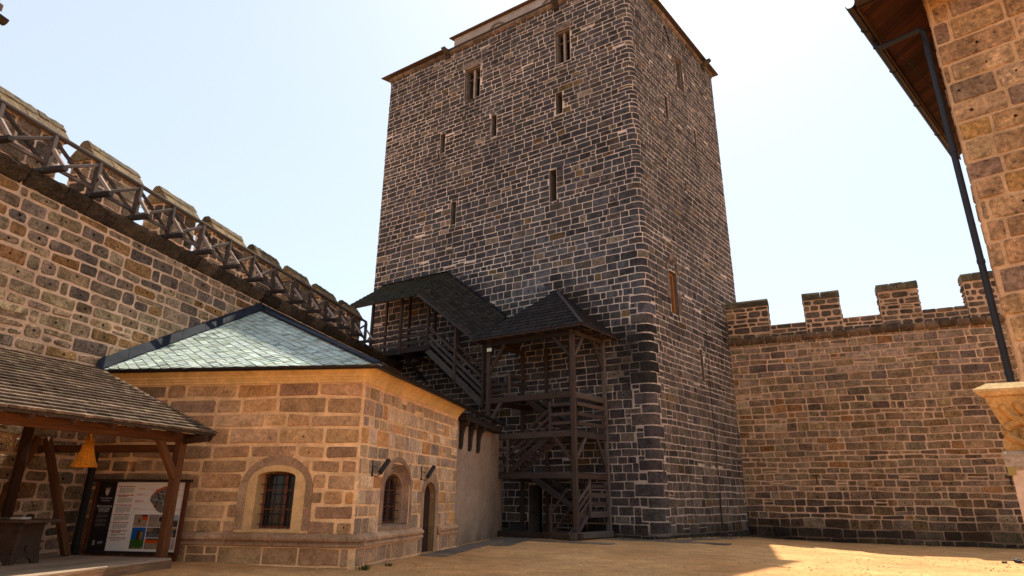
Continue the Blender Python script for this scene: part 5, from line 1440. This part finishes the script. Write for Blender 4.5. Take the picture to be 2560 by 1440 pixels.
# ------------------------------------------------------------------ eave corner of another building at the top left
oe=thing('eave_building','corner of a brown boarded eave with a dark gutter at the top left edge','building',(-9,6,0))
K0=V((-6.46,6.13,7.2)); ku=V((.25,.97,0)); kl=V((-.97,.25,0))
part('soffit_boards',lambda m:[beam(m,K0+kl*(.07+.16*i)+Zv(.04*i)-ku*5+ku*.0,K0+kl*(.07+.16*i)+Zv(.04*i)+ku*.12,.155,.03,jit((.11,.045,.02),rng,.3),rng=rng) for i in range(9)],oe)
mb=MB(); gutter(mb,K0-ku*5+V((.07,0,-.02)),K0+ku*.15+V((.07,0,-.02)),-kl,.07); mb.build('gutter',M_GUTTER,oe)
mb=MB(); hexa(mb,[V((-7.6,6.2,-.2)),V((-9.0,1.2,-.2)),V((-13,2.2,-.2)),V((-12,7,-.2))],[V((-7.6,6.2,7.6)),V((-9.0,1.2,7.6)),V((-13,2.2,7.6)),V((-12,7,7.6))],(.45,.32,.2)); mb.build('wall',M_PLASTER,oe)
mb=MB(); hexa(mb,[K0+V((.05,.12,.1)),K0-ku*5.1+V((.05,0,.1)),V((-11.5,1.6,9.6)),V((-10.5,6.4,9.6))],[K0+V((.05,.12,.2)),K0-ku*5.1+V((.05,0,.2)),V((-11.5,1.6,9.7)),V((-10.5,6.4,9.7))],(.1,.05,.04)); mb.build('roof',M_SLATE,oe)

# ------------------------------------------------------------------ small things on the ground
pg=thing('pigeon','dark pigeon crouching at the edge of the shade below the right wall','pigeon',(16.1,21.3,gz(16.1,21.3)))
def bird(m):
    c=V((16.1,21.3,gz(16.1,21.3))); ax=V((1,-.25,0)).normalized(); n=12
    st_=[(-.13,.075,.012),(-.115,.085,.035),(-.08,.09,.06),(-.03,.1,.07),(.03,.085,.062),(.08,.062,.042),(.13,.045,.02),(.19,.03,.008)]
    vs=[];sdv=V((-ax.y,ax.x,0))
    for a,z,r in st_:
        for k in range(n):
            t=2*math.pi*k/n; vs.append(c+ax*a+sdv*math.cos(t)*r*.85+Zv(max(z+math.sin(t)*r,.008)))
    fs=[]
    for i in range(len(st_)-1):
        for k in range(n): fs.append([i*n+k,i*n+(k+1)%n,(i+1)*n+(k+1)%n,(i+1)*n+k])
    fs.append(list(range(n))[::-1]); fs.append([(len(st_)-1)*n+k for k in range(n)])
    m.add(vs,fs,(.02,.02,.022))
    h=c+ax*-.12+Zv(.11); tube(m,[h+ax*.04+Zv(-.02),h,h+ax*-.03+Zv(.005),h+ax*-.055,h+ax*-.075+Zv(-.008)],[.035,.03,.025,.012,.003],n=8)
    for s_ in (-1,1): tube(m,[c+sdv*.03*s_+Zv(.05),c+sdv*.03*s_+ax*-.01+Zv(.004)],.006,n=5)
mb=MB(); bird(mb); mb.build('body',M_FEATHER,pg,smooth=True)
mb=MB()
for s_ in (-1,1):
    c=V((16.1,21.3,.1+gz(16.1,21.3))); ax=V((1,-.25,0)).normalized(); sdv=V((-ax.y,ax.x,0))
    tube(mb,[c+ax*-.07+sdv*.05*s_,c+ax*0+sdv*.062*s_+Zv(-.005),c+ax*.07+sdv*.045*s_+Zv(-.03),c+ax*.15+sdv*.02*s_+Zv(-.055)],[.02,.034,.024,.006],n=8)
mb.build('wing',M_FEATHER,pg,smooth=True)
mb=MB(); r5=random.Random(5)
bot=[];top=[]
for k in range(7):
    t=k*2*math.pi/7; bot.append(V((15.72+math.cos(t)*.1*r5.uniform(.8,1.2),21.4+math.sin(t)*.07*r5.uniform(.8,1.2),gz(15.7,21.4)-.01))); top.append(V((15.72+math.cos(t)*.075*r5.uniform(.8,1.1),21.4+math.sin(t)*.05,gz(15.7,21.4)+.065+r5.uniform(-.012,.012))))
mb.add(bot+top,[[7+k for k in range(7)]]+[[k,(k+1)%7,7+(k+1)%7,7+k] for k in range(7)],(.09,.08,.075))
tag(recentre(mb.build('loose_stone',M_STONE)),'small dark loose stone with a grey top beside the pigeon','stone')
def tuft(x,y,n,h,seed):
    rr=random.Random(seed); m=MB()
    for k in range(n):
        t=rr.uniform(0,6.28); r=rr.uniform(0,.1)**1; b=V((x+math.cos(t)*r*1.6,y+math.sin(t)*r,gz(x,y)-.01)); l=h*rr.uniform(.5,1.1); tip=b+V((math.cos(t)*l*.5,math.sin(t)*l*.5,l)); wv=V((-math.sin(t),math.cos(t),0))*.008
        md=b.lerp(tip,.55)+Zv(.02)
        m.add([b-wv,b+wv,md+wv*.8,md-wv*.8,tip],[[0,1,2,3],[3,2,4]],jit((.05,.065,.02),rr,.4))
    return m.build('grass_tuft',M_FINE)
tag(recentre(tuft(-3.35,15.55,60,.16,1)),'small green weed tuft at the front corner of the stone house','weeds')
tag(recentre(tuft(-2.95,16.6,30,.07,2)),'tiny low weed against the side plinth of the stone house','weeds')

rng=random.Random(91)
m=MB()
def leafy(m,x,y,h,n):
    for k in range(n):
        a=rng.uniform(0,6.28); b=V((x+rng.uniform(-.07,.07),y+rng.uniform(-.07,.07),gz(x,y)-.01)); l=h*rng.uniform(.4,1.1)
        tip=b+V((math.cos(a)*l*.7,math.sin(a)*l*.7,l)); wv=V((-math.sin(a),math.cos(a),0))*.009; md=b.lerp(tip,.5)+Zv(.012)
        m.add([b-wv,b+wv,md+wv,md-wv,tip],[[0,1,2,3],[3,2,4]],jit((.06,.062,.024),rng,.45))
for i in range(46):
    p=J0+dC*rng.uniform(-.3,12)+V((-.438,-.899))*rng.uniform(.03,.25); leafy(m,p.x,p.y,rng.uniform(.03,.12),9)
for i in range(40):
    p=T0+dE*rng.uniform(0,9.5)+V((dE.y,-dE.x))*rng.uniform(.03,.5); leafy(m,p.x,p.y,rng.uniform(.03,.1),9)
for i in range(30):
    p=T0+dD*rng.uniform(-.5,2)+nD*rng.uniform(.05,.9); leafy(m,p.x,p.y,rng.uniform(.02,.08),8)
tag(m.build('weeds',M_FINE),'low weeds and moss growing along the feet of tower and right wall','weeds',kind='stuff')
